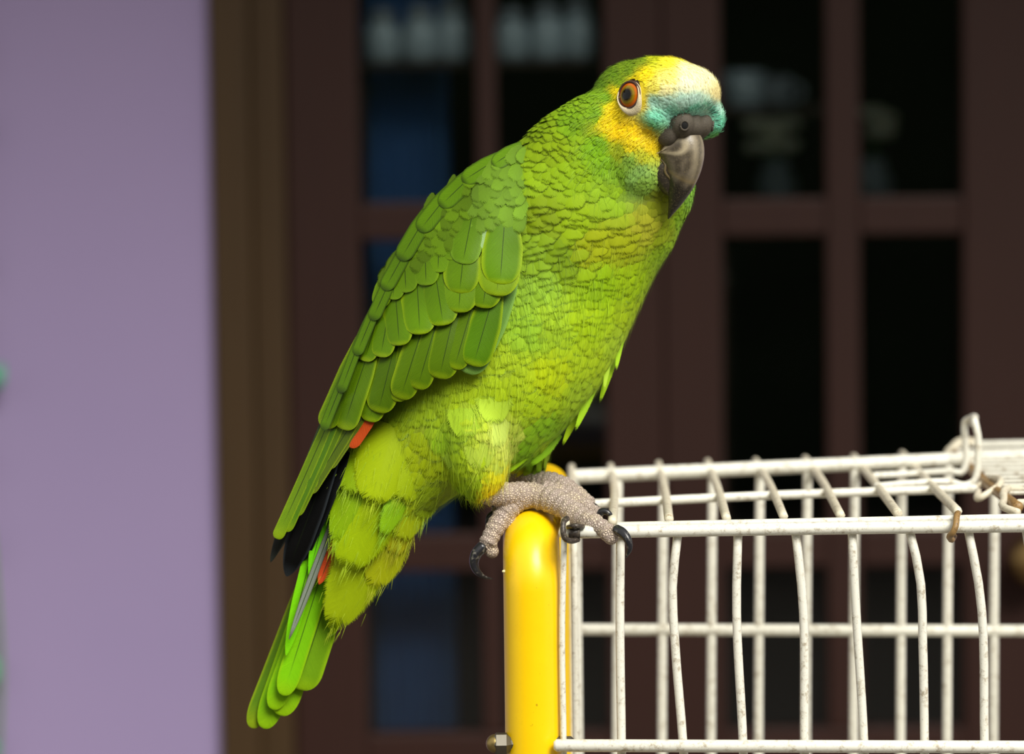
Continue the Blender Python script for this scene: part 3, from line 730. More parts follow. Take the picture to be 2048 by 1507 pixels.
# ---------------- feather material
def feather_mat(name, barb=0.75, barb_amt=0.22, fringe=True, rough=0.55, shaft=True):
    t = NT(name)
    col = t.n('ShaderNodeAttribute', attribute_name='Col'); ed = t.n('ShaderNodeAttribute', attribute_name='Edge')
    uv = t.n('ShaderNodeUVMap', uv_map='UVMap'); mm = t.n('ShaderNodeUVMap', uv_map='mm')
    s1 = t.n('ShaderNodeSeparateXYZ'); t.l(uv.outputs[0], s1.inputs[0])
    s2 = t.n('ShaderNodeSeparateXYZ'); t.l(mm.outputs[0], s2.inputs[0])
    au = t.math('ABSOLUTE', t.math('SUBTRACT', t.math('MULTIPLY', s1.outputs[0], 2.0), 1.0))
    v = s1.outputs[1]
    ax = t.math('ABSOLUTE', s2.outputs[0])
    bc = t.math('SUBTRACT', s2.outputs[1], t.math('MULTIPLY', ax, 1.15))
    nz = t.noise(1.2, 2, 0.5, mm.outputs[0])
    bcn = t.math('ADD', bc, t.math('MULTIPLY', nz, 0.5))
    st = t.math('ADD', t.math('MULTIPLY', t.math('SINE', t.math('MULTIPLY', bcn, 2 * math.pi / barb)), 0.5), 0.5)
    cmb = t.n('ShaderNodeCombineXYZ'); t.l(t.math('MULTIPLY', bc, 4.2), cmb.inputs[0]); t.l(t.math('MULTIPLY', ax, 0.15), cmb.inputs[1]); t.l(t.math('SIGN', s2.outputs[0]), cmb.inputs[2])
    hair = t.noise(1.0, 3, 0.6, cmb.outputs[0])
    e_side = t.ss(au, 0.72, 1.0); e_tip = t.ss(v, 0.88, 1.0)
    e = t.math('MAXIMUM', e_side, e_tip)
    c = t.mix(t.math('MULTIPLY', t.math('MULTIPLY', e, t.math('ADD', 0.7, t.math('MULTIPLY', hair, 0.5))), ed.outputs['Alpha']), col.outputs['Color'], ed.outputs['Color'])
    k = t.math('SUBTRACT', 1.0 + barb_amt * 0.35, t.math('MULTIPLY', st, barb_amt))
    k = t.math('MULTIPLY', k, t.math('ADD', 0.72, t.math('MULTIPLY', hair, 0.56)))
    cc = t.n('ShaderNodeCombineColor')
    for i in range(3): t.l(k, cc.inputs[i])
    c = t.mix(1.0, c, cc.outputs[0], 'MULTIPLY')
    if shaft:
        sh = t.math('SUBTRACT', 1.0, t.ss(ax, 0.10, 0.24))
        sh = t.math('MULTIPLY', sh, t.math('MULTIPLY', col.outputs['Alpha'], t.math('SUBTRACT', 1.0, t.ss(v, 0.7, 0.95))))
        c = t.mix(sh, c, L4(42, 62, 14))
    t.l(c, t.b.inputs['Base Color'])
    t.setp(Roughness=rough); t.b.inputs['Specular IOR Level'].default_value = 0.16
    
    bn = t.n('ShaderNodeBump'); bn.inputs['Strength'].default_value = 0.25; bn.inputs['Distance'].default_value = 0.0003
    t.l(t.math('ADD', st, hair), bn.inputs['Height']); t.l(bn.outputs[0], t.b.inputs['Normal'])
    if fringe:
        ef = t.math('MAXIMUM', t.ss(au, 0.55, 1.0), t.ss(v, 0.66, 1.0))
        cut = t.math('GREATER_THAN', t.math('ADD', t.math('MULTIPLY', ef, 0.55), hair), 0.98)
        tr = t.n('ShaderNodeBsdfTransparent'); mx = t.n('ShaderNodeMixShader')
        t.l(cut, mx.inputs[0]); t.l(t.b.outputs[0], mx.inputs[1]); t.l(tr.outputs[0], mx.inputs[2])
        t.l(mx.outputs[0], t.out.inputs[0])
    return t.m
M_contour = feather_mat('soft_contour_feather', 0.62, 0.16, True, 0.65, False)
M_vane = feather_mat('smooth_wing_feather', 0.78, 0.4, False, 0.5, True)
M_down = NT('downy_skin'); _a2 = M_down.n('ShaderNodeAttribute', attribute_name='Col')
M_down.l(_a2.outputs['Color'], M_down.b.inputs['Base Color']); M_down.setp(Roughness=0.8); M_down.bump(M_down.noise(900, 3, 0.6, M_down.coord()), 0.4, 0.0006)
M_down = M_down.m

parrot = empty('parrot', tuple(P(1065, 1015, DB)), 'green parrot with yellow face and turquoise forehead perched on the yellow tube', 'parrot')
bc4 = np.concatenate([colour_at(BV) * 0.8, np.ones((len(BV), 1))], 1)
body = link('body', BV, BF, M_down, parrot, cols={'Col': bc4})

# ---------------- wing surface: thin-plate spline of depth over the picture plane
WC = np.array([(1045, 290, -15), (1062, 400, -30), (1056, 500, -40), (1020, 620, -46), (960, 735, -46), (890, 765, -44), (800, 805, -39), (760, 835, -36), (690, 905, -32), (630, 970, -26), (553, 1076, -17), (541, 1124, -15), (575, 1150, -12),
               (1000, 300, -13), (900, 365, -4), (830, 435, -2), (775, 540, -2), (735, 610, -3), (700, 690, -5), (660, 780, -8), (620, 880, -11), (590, 960, -13),
               (980, 400, -33), (920, 480, -36), (860, 570, -37), (800, 650, -35), (750, 730, -33), (700, 790, -28), (900, 620, -43), (950, 520, -43), (640, 920, -22), (1100, 460, -46), (1040, 800, -46)], float)
def tps_fit(C, lam=8.0):
    n = len(C); X = C[:, :2] / 100
    d2 = ((X[:, None] - X[None]) ** 2).sum(-1); K = np.where(d2 > 0, d2 * np.log(np.maximum(d2, 1e-12)) / 2, 0) + np.eye(n) * lam * 0.01
    Pm = np.hstack([np.ones((n, 1)), X]); A = np.zeros((n + 3, n + 3)); A[:n, :n] = K; A[:n, n:] = Pm; A[n:, :n] = Pm.T
    return np.linalg.solve(A, np.concatenate([C[:, 2], np.zeros(3)])), X
_tw, _tx = tps_fit(WC)
def wing_y(px, py):
    X = np.stack([np.asarray(px, float), np.asarray(py, float)], -1) / 100
    d2 = ((X[..., None, :] - _tx) ** 2).sum(-1); K = np.where(d2 > 0, d2 * np.log(np.maximum(d2, 1e-12)) / 2, 0)
    return K @ _tw[:-3] + _tw[-3] + X @ _tw[-2:]

def prof(v, tip=0.3, base=0.45, n=2.3):
    v = np.asarray(v, float)
    g = base + (1 - base) * np.clip(v / 0.45, 0, 1) ** 0.7
    x = np.clip((v - (1 - tip)) / tip, 0, 1)
    return g * np.maximum(1 - x ** n, 0) ** (1 / n)

side_sign = 1.0
FEATHERS = []          # every big feather in order, for the mirrored far wing
def big_feather(base, tip, wpx, layer, col, edge=(150, 180, 14), ea=0.75, name='wing_feather', parent=None, depth=None, bend=0.0, tiplen=None, nU=8, nV=18, shaft=1.0, dark=0.0, basew=0.5, lift=1.0, asym=0.0, mat=None, pn=2.3, sink=0.0, camb=.14):
    b = np.array(base, float); t = np.array(tip, float); ax = t - b; L = np.linalg.norm(ax); ax /= L; pr = np.array((-ax[1], ax[0]))
    if tiplen is None: tiplen = min(0.68, 0.62 * wpx / L)
    v = np.concatenate([np.linspace(0, 1 - tiplen, nV - 8, endpoint=False), 1 - tiplen + tiplen * np.sin(np.linspace(0, math.pi / 2, 9))]); nv = len(v)
    u = np.linspace(-1, 1, nU + 1)
    w = prof(v, tiplen, basew, pn) * wpx / 2; w[-1] = 0.02 * wpx
    VV, UU = np.meshgrid(v, u, indexing='ij')
    off = bend * L * (VV * VV - VV)
    cx = b[0] + ax[0] * L * VV + pr[0] * (UU * w[:, None] + off + asym * w[:, None] * (1 - UU ** 2) * 0)
    cy = b[1] + ax[1] * L * VV + pr[1] * (UU * w[:, None] + off)
    y = wing_y(cx, cy) if depth is None else depth(cx, cy)
    camber = (1 - UU ** 2) * w[:, None] / FPX * DB * 1000 * camb
    y = y - layer - VV * lift - camber + sink * (1 - VV) ** 2
    pts = Pn(cx, cy, DB + y * MM)
    V = pts.reshape(-1, 3); F = []
    m = nU + 1
    for i in range(nv - 1):
        for j in range(nU): F.append((i * m + j, (i + 1) * m + j, (i + 1) * m + j + 1, i * m + j + 1))
    mmpx = DB / FPX * 1000
    uvn = np.stack([(UU + 1) / 2, VV], -1).reshape(-1, 2); uvm = np.stack([UU * w[:, None] * mmpx + 0.0, VV * L * mmpx + random.uniform(0, 5)], -1).reshape(-1, 2)
    n = len(V); jit = random.uniform(0.9, 1.1)
    cc = np.tile(np.append(lin(col) * jit * (.84 if name in ('wing_feather', 'covert_feather') else 1.0), shaft), (n, 1)); cc[:, :3] *= (0.72 + 0.36 * VV.reshape(-1, 1)) * (1 + 0.10 * UU.reshape(-1, 1) * side_sign)  # base end darker: shade of the overlapping feather put into the colour
    ec = np.tile(np.append(lin(edge), ea), (n, 1))
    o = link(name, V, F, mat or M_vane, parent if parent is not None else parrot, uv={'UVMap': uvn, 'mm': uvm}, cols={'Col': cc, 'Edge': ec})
    FEATHERS.append((V, F, uvn, uvm, cc, ec))
    return o

# wing: an under-shell plus feathers
WPOLY = np.array([(1042, 288), (1056, 400), (1040, 520), (1010, 610), (960, 690), (880, 730), (800, 780), (740, 820), (690, 885), (640, 950), (600, 1000), (585, 985), (610, 920), (650, 820), (690, 730), (730, 640), (770, 560), (820, 465), (870, 405), (930, 350), (1000, 308)], float)
def in_poly(x, y, poly):
    c = np.zeros(np.shape(x), bool); j = len(poly) - 1
    for i in range(len(poly)):
        xi, yi = poly[i]; xj, yj = poly[j]
        c ^= ((yi > y) != (yj > y)) & (x < (xj - xi) * (y - yi) / (yj - yi + 1e-12) + xi); j = i
    return c
def wing_shell():
    # strips between the leading and trailing outlines
    A = catmull(WPOLY[:11], 40); B = catmull(np.vstack([WPOLY[:1], WPOLY[:10:-1]]), 40)
    nu = 10; V = []; F = []
    for s, ofs in ((0, 1.5), (1, 8.0)):
        for i in range(40):
            for j in range(nu + 1):
                q = A[i] + (B[i] - A[i]) * j / nu
                e = 1 - abs(2 * j / nu - 1) ** 3
                V.append(P(q[0], q[1], DB + (float(wing_y(q[0], q[1])) + 1.5 + (ofs - 1.5) * e) * MM))
    m = 40 * (nu + 1)
    for s in (0, 1):
        for i in range(39):
            for j in range(nu):
                a = s * m + i * (nu + 1) + j; f = (a, a + 1, a + nu + 2, a + nu + 1)
                F.append(f if s == 0 else f[::-1])
    return np.array([tuple(v) for v in V]), F
WS = wing_shell()
M_under = simple_mat('dark_under_wing', (40, 62, 16), 0.8, 0.2, 300)
wing = link('wing', *WS, M_under, parrot)
G1, G2, G3 = (96, 132, 6), (102, 142, 8), (108, 148, 12)
YE = (150, 178, 14)
# dark flight feathers, deepest layer
big_feather((640, 880), (541, 1124), 24, -7.0, (24, 26, 22), (60, 66, 60), 0.5, parent=wing, shaft=0.3, pn=1.5, tiplen=.25)
big_feather((668, 905), (573, 1152), 54, -9.0, (12, 13, 14), (70, 78, 84), 0.5, parent=wing, shaft=0.2, bend=-0.03, pn=1.6, tiplen=.3)
big_feather((690, 900), (590, 1120), 46, -11.0, (10, 11, 13), (30, 36, 40), 0.5, parent=wing, shaft=0.2)
big_feather((760, 800), (697, 893), 34, -3.2, (204, 78, 20), (190, 70, 20), 0.3, parent=wing, shaft=0.1)
big_feather((748, 790), (650, 935), 34, -2.6, (92, 112, 22), (130, 150, 20), 0.6, parent=wing)
big_feather((740, 790), (615, 985), 30, -2.0, (96, 122, 20), (140, 160, 16), 0.7, parent=wing)
big_feather((715, 770), (588, 1030), 30, -1.5, G1, YE, 0.6, parent=wing)
big_feather((704, 760), (568, 1062), 30, -1.0, (92, 140, 18), YE, 0.6, parent=wing)
big_feather((692, 760), (553, 1077), 24, -0.5, (112, 148, 16), YE, 0.6, parent=wing, bend=0.02)
# secondaries and tertials
big_feather((770, 720), (738, 843), 52, -2.0, G1, YE, parent=wing)
big_feather((792, 680), (756, 825), 62, -0.8, (90, 126, 6), YE, parent=wing)
big_feather((815, 660), (796, 803), 36, -0.4, (94, 128, 6), YE, parent=wing)
big_feather((752, 660), (686, 859), 52, 0.2, G2, YE, parent=wing, bend=-0.02)
big_feather((738, 650), (649, 855), 44, 0.6, G2, YE, parent=wing, bend=0.02)
big_feather((850, 640), (800, 798), 56, 0.2, G1, YE, parent=wing)
big_feather((880, 620), (834, 778), 52, 0.6, (94, 130, 6), YE, parent=wing)
big_feather((912, 610), (878, 757), 66, 1.0, G1, YE, parent=wing)
big_feather((948, 600), (908, 738), 50, 1.3, (98, 134, 6), YE, parent=wing)
big_feather((1020, 560), (930, 745), 70, -1.0, (120, 170, 70), (150, 196, 90), 0.5, parent=wing)
big_feather((990, 580), (946, 732), 66, 1.7, (88, 134, 6), YE, parent=wing)
# greater coverts
for b, t_, w, ly in (((766, 600), (728, 722), 44, 2.0), ((782, 595), (761, 714), 50, 2.4), ((790, 575), (799, 691), 58, 2.8), ((833, 545), (840, 669), 70, 3.2), ((868, 530), (887, 651), 72, 3.6)):
    big_feather(b, t_, w, ly, (100, 142, 6), YE, parent=wing, name='covert_feather')
big_feather((980, 520), (965, 616), 70, 3.6, G2, YE, parent=wing, name='covert_feather')
big_feather((925, 520), (917, 625), 76, 4.0, (110, 150, 20), YE, parent=wing, name='covert_feather')
big_feather((930, 480), (919, 587), 74, 4.6, G2, YE, parent=wing, name='covert_feather')
big_feather((1005, 470), (993, 592), 86, 4.6, (126, 160, 26), YE, parent=wing, name='covert_feather')
big_feather((1010, 430), (1000, 569), 82, 5.4, (100, 144, 10), YE, parent=wing, name='covert_feather')
big_feather((945, 425), (925, 528), 64, 5.4, (102, 144, 14), (124, 164, 40), 0.6, parent=wing, name='covert_feather')
big_feather((975, 430), (955, 498), 22, 5.0, (150, 186, 120), (150, 186, 120), 0.3, parent=wing, name='covert_feather', shaft=0.3)
# median coverts
for b, t_, w in (((778, 545), (757, 614), 38), ((794, 525), (785, 599), 44), ((808, 505), (812, 585), 52), ((850, 490), (852, 571), 56), ((878, 470), (876, 545), 50), ((905, 455), (900, 520), 44)):
    big_feather(b, t_, w, 4.6, (104, 144, 10), (124, 160, 20), 0.6, parent=wing, name='covert_feather')
# lesser coverts: small scalloped feathers in rows towards the shoulder
LP = np.array([(1046, 296), (1050, 400), (1046, 462), (1000, 455), (950, 452), (900, 490), (860, 520), (800, 550), (760, 585), (776, 548), (824, 465), (874, 405), (936, 355), (1000, 318)], float)
lesser = []
for r in range(16):
    for k in range(26):
        x = 740 + k * 21 + (r % 2) * 10 + random.uniform(-7, 7); y = 300 + r * 20 + random.uniform(-8, 8)
        if in_poly(np.array(x), np.array(y), LP): lesser.append((x, y))
lesser.sort(key=lambda q: -(q[1] - 0.25 * q[0]))
for i, (x, y) in enumerate(lesser):
    s = 0.75 + 0.35 * (y - 300) / 250
    a = math.radians(100 + 22 * (1046 - x) / 300 + max(0, 380 - y) * .35 + random.uniform(-16, 16))
    ln = 66 * s * random.uniform(.9, 1.15)
    c = np.array((102, 138, 12)) * random.uniform(0.85, 1.12)
    if x > 940: c = c * 0.6 + np.array((118, 158, 66)) * 0.4
    ly = 4.8 + 1.6 * (520 - y) / 220
    big_feather((x - math.cos(a) * ln * .65, y - math.sin(a) * ln * .65), (x + math.cos(a) * ln * .35, y + math.sin(a) * ln * .35), 36 * s * random.uniform(.8, 1.25), ly, c,
                tuple(c * (.62 if random.random() < .5 else 1.2)), 0.6, parent=wing, name='covert_feather', basew=.15, nU=6, nV=14, lift=1.0, mat=M_contour, shaft=.7, pn=1.75, sink=.8)
# long dark-edged feathers along the back of the wing
for b, t_, w in (((1046, 290), (985, 330), 34), ((1010, 308), (925, 362), 36), ((965, 330), (880, 412), 40), ((915, 365), (838, 462), 40), ((868, 405), (800, 520), 38), ((832, 465), (768, 580), 32), ((798, 520), (744, 640), 28), ((768, 575), (712, 710), 24), ((738, 630), (680, 785), 22), ((706, 710), (646, 860), 20)):
    big_feather(b, t_, w, 6.6, (98, 140, 8), (40, 60, 8), 0.75, parent=wing, nU=8, pn=1.9, sink=2.5, lift=.6)
near_wing_feathers = list(FEATHERS); FEATHERS.clear()
# far wing: the same feathers mirrored through the bird's mid plane, in one hidden piece
def far_wing():
    Vs, Fs, U1, U2, C1, E1 = [], [], [], [], [], []; o = 0
    for (V, F, a, b, c, e) in near_wing_feathers:
        v = V.copy(); v[:, 1] = 2 * (DB + 0.0) - v[:, 1] 
        Vs.append(v); Fs += [tuple(i + o for i in f[::-1]) for f in F]; o += len(v); U1.append(a); U2.append(b); C1.append(c); E1.append(e)
    fw = link('wing', np.vstack(Vs), Fs, M_vane, parrot, uv={'UVMap': np.vstack(U1), 'mm': np.vstack(U2)}, cols={'Col': np.vstack(C1), 'Edge': np.vstack(E1)})
    fw['kind'] = 'stuff'
far_wing()

# ---------------- tail
def tail_y(k): return lambda cx, cy: np.full(np.shape(cx), k) + 0.0 * cx
TE = (150, 190, 10)
tail = big_feather((668, 1020), (503, 1455), 44, 0, (80, 116, 16), (170, 190, 20), 0.5, 'tail', None, tail_y(9), tiplen=.12, bend=.02)
tail_f = [((676, 1020), (527, 1456), 52, 6, (112, 172, 10), .02), ((690, 1030), (560, 1430), 62, 3, (126, 182, 8), -.03), ((690, 1030), (545, 1418), 48, 1, (118, 184, 6), .0),
          ((706, 1060), (596, 1378), 78, -1.5, (104, 148, 10), -.04), ((680, 1030), (566, 1390), 46, -4, (124, 196, 4), .0)]
for b, t_, w, d, c, bd in tail_f:
    big_feather(b, t_, w, 0, c, TE, .6, 'tail_feather', tail, tail_y(d), bend=bd, tiplen=.14)
big_feather((664, 940), (572, 1310), 30, 0, (116, 204, 4), (128, 206, 10), .5, 'tail_feather', tail, tail_y(-8), tiplen=.3, pn=1.6)
big_feather((672, 940), (618, 1150), 34, 0, (104, 200, 8), (124, 206, 10), .5, 'tail_feather', tail, tail_y(-11.5), tiplen=.5, pn=1.5)
big_feather((676, 1070), (638, 1168), 26, 0, (196, 72, 30), (150, 70, 20), .4, 'tail_feather', tail, tail_y(-12.2), tiplen=.4, pn=1.6)
big_feather((664, 1050), (578, 1278), 17, 0, (132, 142, 128), (74, 58, 48), .85, 'tail_feather', tail, tail_y(-13.5), tiplen=.5, basew=.9, pn=1.6)
# under-tail coverts: broad soft feathers
def ut_y(k):
    def f(cx, cy):
        cen = 715 - (cy - 1100) * 0.35
        return k - 9 - 15 * np.maximum(0, 1 - ((cx - cen) / 120) ** 2) * np.clip((1300 - cy) / 240, .15, 1.2)
    return f
UTC = [((768, 1030), (663, 1260), 122, 2, (138, 174, 6)), ((800, 1030), (745, 1180), 92, 2, (144, 168, 8)), ((816, 1010), (786, 1112), 64, 2, (150, 164, 10)),
       ((762, 960), (692, 1140), 136, -2, (142, 184, 4)), ((842, 950), (800, 1085), 84, 0, (140, 172, 10)), ((808, 975), (764, 1072), 46, -4, (118, 178, 14)), ((716, 930), (668, 1090), 64, -2, (130, 184, 6)),
       ((870, 940), (842, 1042), 64, 0, (126, 166, 16)), ((790, 850), (742, 1010), 130, -4, (146, 184, 6)), ((850, 880), (800, 1004), 110, -3.4, (138, 176, 10)), ((735, 860), (694, 990), 84, -3.4, (130, 178, 12))]
UTV = []
for b, t_, w, d, c in UTC:
    c = (c[0] + 14, c[1], c[2])
    UTV.append((len(FEATHERS), b, t_, c))
    big_feather(b, t_, w, 0, c, tuple(np.array(c) * 1.05), .4, 'undertail_feather', None, ut_y(d), bend=-.02, tiplen=.55, shaft=.35, mat=M_contour, nU=10, nV=22, pn=1.7, sink=6, basew=.8, camb=.09)

for b, t_, w, d, c in (((1238, 690), (1199, 806), 17, -4, (150, 190, 16)), ((1226, 672), (1208, 782), 14, -9, (176, 210, 60)), ((1176, 786), (1124, 892), 18, -5, (152, 184, 14)), ((1196, 758), (1150, 862), 18, -10, (156, 200, 30)),
                       ((1110, 850), (1012, 948), 28, -14, (150, 194, 20)), ((1120, 868), (1060, 932), 28, -6, (134, 184, 24)), ((1250, 640), (1232, 742), 14, -6, (164, 206, 40))):
    big_feather(b, t_, w, 0, c, tuple(np.array(c) * .8), .5, 'belly_feather', None, tail_y(d), bend=-.04, tiplen=.6, mat=M_contour, pn=1.6, sink=6)
def body_y(cx, cy):
    out = np.zeros(np.shape(cx)); last = -34.0
    for i in range(cx.shape[0]):
        for j in range(cx.shape[1]):
            h = cam_hit(float(cx[i, j]), float(cy[i, j]))
            if h[0] is not None and h[0].y < DB + .01: last = (h[0].y - DB) / MM
            out[i, j] = last
    k = np.array([.25, .5, .25])
    for _ in range(3):
        p_ = np.pad(out, 1, mode='edge'); out = (p_[:-2, 1:-1] + 2 * p_[1:-1, 1:-1] + p_[2:, 1:-1]) / 4
        p_ = np.pad(out, 1, mode='edge'); out = (p_[1:-1, :-2] + 2 * p_[1:-1, 1:-1] + p_[1:-1, 2:]) / 4
    return out
for b, t_, w, ly, c in (((915, 885), (930, 992), 58, 1.0, (158, 202, 30)), ((955, 900), (962, 1000), 58, 1.2, (172, 206, 40)), ((985, 905), (988, 982), 40, 1.3, (214, 212, 30)), ((885, 800), (880, 915), 62, 1.2, (152, 196, 30)),
                        ((915, 810), (910, 950), 66, 1.8, (166, 200, 56)), ((1000, 830), (998, 960), 44, 1.9, (190, 212, 76)), ((962, 800), (958, 945), 80, 2.4, (186, 212, 70)), ((990, 775), (996, 900), 60, 2.8, (192, 214, 92)), ((930, 770), (932, 880), 84, 2.6, (170, 206, 46)), ((985, 750), (990, 850), 80, 3.2, (176, 208, 56))):
    big_feather(b, t_, w, ly * .4, c, tuple(np.array(c) * 1.04), .5, 'thigh_feather', None, body_y, tiplen=.55, mat=M_contour, pn=1.8, sink=4, lift=.5, shaft=.3, basew=.6, camb=.03)
# ---------------- contour feathers over the body
def scatter():
    V = BV; tri = []
    for f in BF:
        tri.append(f[:3])
        if len(f) == 4: tri.append((f[0], f[2], f[3]))
    tri = np.array(tri); A, B, C = V[tri[:, 0]], V[tri[:, 1]], V[tri[:, 2]]
    cr_ = np.cross(B - A, C - A); ar = np.linalg.norm(cr_, axis=1); nrm = cr_ / np.maximum(ar, 1e-15)[:, None]
    # smooth normals
    vn = np.zeros_like(V); 
    for k in range(3): np.add.at(vn, tri[:, k], cr_)
    vn /= np.maximum(np.linalg.norm(vn, axis=1), 1e-15)[:, None]
    N = 90000
    ti = RNG.choice(len(tri), N, p=ar / ar.sum()); r1 = np.sqrt(RNG.random(N)); r2 = RNG.random(N)
    w = np.stack([1 - r1, r1 * (1 - r2), r1 * r2], 1)
    pts = (V[tri[ti]] * w[..., None]).sum(1); nn = (vn[tri[ti]] * w[..., None]).sum(1); nn /= np.linalg.norm(nn, axis=1)[:, None]
    fl = flow_at(pts); L = fl[:, 2]
    rad = np.maximum(L * (0.23 + .04 * np.clip(fl[:, 4] - .3, 0, .7)), 0.9) * MM
    cell = 0.0015; grid = {}; keep = []
    for i in range(N):
        p = pts[i]; r = rad[i]; c = (int(p[0] // cell), int(p[1] // cell), int(p[2] // cell)); q = int(math.ceil(r / cell)); ok = True
        for dx in range(-q, q + 1):
            for dy in range(-q, q + 1):
                for dz in range(-q, q + 1):
                    for j in grid.get((c[0] + dx, c[1] + dy, c[2] + dz), ()):
                        d = pts[j] - p
                        if d[0] * d[0] + d[1] * d[1] + d[2] * d[2] < r * r: ok = False; break
                    if not ok: break
                if not ok: break
            if not ok: break
        if ok: grid.setdefault(c, []).append(i); keep.append(i)
    return pts[keep], nn[keep], fl[keep]
SP, SN, SF = scatter()
spx, spy = PIX(SP)
hf, hs, hu = head_local(SP)
EYE_F, EYE_S, EYE_U = 1.6, 19.0, 5.4
def dist3(a, b, c): return np.sqrt((hf - a) ** 2 + (np.abs(hs) - b) ** 2 + (hu - c) ** 2)
ok = np.ones(len(SP), bool)
ok &= ~((dist3(EYE_F, EYE_S, EYE_U - 1.2) < 8.6) & (np.abs(hs) > 8))
ok &= ~((hf > 12) & (np.abs(hs) < 10) & (hu < -3.5) & (hu > -32))             # cere and beak
near = SN[:, 1] < 0.35
ok &= ~(near & in_poly(spx, spy, np.array([(600, 1040), (720, 1010), (850, 1020), (830, 1080), (600, 1300)])))
ok &= ~(near & in_poly(spx, spy, np.array([(1018, 315), (1028, 420), (1022, 540), (985, 640), (930, 720), (860, 745), (790, 790), (700, 880), (600, 980), (700, 640), (800, 450), (900, 360), (1000, 300)])))
SP, SN, SF, spx, spy = SP[ok], SN[ok], SF[ok], spx[ok], spy[ok]
hf, hs, hu = hf[ok], hs[ok], hu[ok]
nF = len(SP)
# direction: picture-plane flow laid onto the surface
D = np.stack([SF[:, 0], np.zeros(nF), -SF[:, 1]], 1)
front = (SN[:, 1] > -0.2); 
D = D - SN * (D * SN).sum(1)[:, None]
D += RNG.normal(0, 0.15, (nF, 3)); D = D - SN * (D * SN).sum(1)[:, None]
D /= np.maximum(np.linalg.norm(D, axis=1), 1e-9)[:, None]
S_ = np.cross(SN, D)
Lm = SF[:, 2] * RNG.uniform(.85, 1.2, nF); Wm = Lm * SF[:, 3] * RNG.uniform(.85, 1.15, nF)
NU, NV = 4, 7
uT = np.linspace(-1, 1, NU + 1); tl = 0.5
vT = np.concatenate([[0, .22], 1 - tl + tl * np.sin(np.linspace(0, math.pi / 2, NV - 2))]); vT = np.unique(np.round(vT, 5)); NV = len(vT)
pT = prof(vT, tl, 0.4, 2.1); pT[-1] = 0.05
VT, UT = np.meshgrid(vT, uT, indexing='ij'); VT = VT.ravel(); UT = UT.ravel(); PT = np.repeat(pT, NU + 1)
lift = RNG.uniform(.015, .05, nF) + .12 * np.clip(SF[:, 4] - .25, 0, 1)
alongs = (VT[None] - 0.35) * Lm[:, None] * MM
across = UT[None] * PT[None] * Wm[:, None] * MM / 2
height = (-0.06 - 0.14 * (1 - VT[None]) ** 3 - .05 * np.clip(Lm[:, None] / 14 - 1, 0, .6) * VT[None] ** 2 + (lift[:, None] + 0.09) * VT[None] - 0.05 * VT[None] ** 3) * Lm[:, None] * MM + 0.0003 - (UT[None] ** 2) * 0.10 * Wm[:, None] * MM * PT[None]
CV = SP[:, None] + D[:, None] * alongs[..., None] + S_[:, None] * across[..., None] + SN[:, None] * height[..., None]
m = NU + 1
FT = np.array([(i * m + j, i * m + j + 1, (i + 1) * m + j + 1, (i + 1) * m + j) for i in range(NV - 1) for j in range(NU)])
nvert = NV * m
cen = SP + D * (Lm * 0.2 * MM)[:, None]
cbase = colour_at(cen) * (1 + RNG.uniform(-.13, .12, (nF, 1)) * np.clip(1.4 - Lm / 14, .3, 1)[:, None])
dk = SF[:, 4]
edgec = cbase * (1 - 0.92 * np.clip(dk * 1.25, 0, 1))[:, None]
lightmask = (RNG.random(nF) < 0.25) & (dk < .4) & (spy > 480)
edgec[lightmask] = cbase[lightmask] * 0.6 + lin((150, 205, 130)) * 0.5
COLA = np.concatenate([np.repeat(cbase[:, None], nvert, 1), np.full((nF, nvert, 1), .35)], 2)
EDGA = np.concatenate([np.repeat(edgec[:, None], nvert, 1), np.full((nF, nvert, 1), .85)], 2)
UVN = np.repeat(np.stack([(UT + 1) / 2, VT], -1)[None], nF, 0)
UVM = np.stack([UT[None] * PT[None] * Wm[:, None] / 2 + 0 * Lm[:, None], VT[None] * Lm[:, None] + RNG.uniform(0, 40, nF)[:, None]], -1)
region = np.where((hu > -30) & (hf > -30) & (spy < 400) & (spx > 1150), 0, np.where(spy < 480, 1, np.where((spx < 1030) & (spy > 780), 3, 2)))
RN = ['head_plumage', 'neck_plumage', 'breast_plumage', 'leg_plumage']
IN = ['head_feather', 'neck_feather', 'breast_feather', 'thigh_feather']
# the largest ones in view are single feathers
vis = np.zeros(nF, bool)
for i in np.where((SN[:, 1] < -0.25) & (Lm > 8))[0]:
    h = bvh.ray_cast(CAM, (Vector(cen[i] + SN[i] * 0.001) - CAM).normalized())
    if h[0] is not None and abs((h[0] - Vector(cen[i])).length) < 0.006: vis[i] = True
area = np.where(vis, Lm * Wm * -SN[:, 1], 0)
single = set(np.argsort(-area)[:280].tolist())
def emit(name, idx, parent, kind=None):
    idx = np.asarray(idx, int)
    V = CV[idx].reshape(-1, 3); F = (FT[None] + (np.arange(len(idx)) * nvert)[:, None, None]).reshape(-1, 4)
    return link(name, V, F, M_contour, parent, uv={'UVMap': UVN[idx].reshape(-1, 2), 'mm': UVM[idx].reshape(-1, 2)}, cols={'Col': COLA[idx].reshape(-1, 4), 'Edge': EDGA[idx].reshape(-1, 4)}, kind=kind)
for r in range(4):
    ids = [i for i in np.where(region == r)[0] if i not in single]
    if ids: emit(RN[r], ids, parrot, 'stuff')
for i in sorted(single): emit(IN[region[i]], [i], parrot)

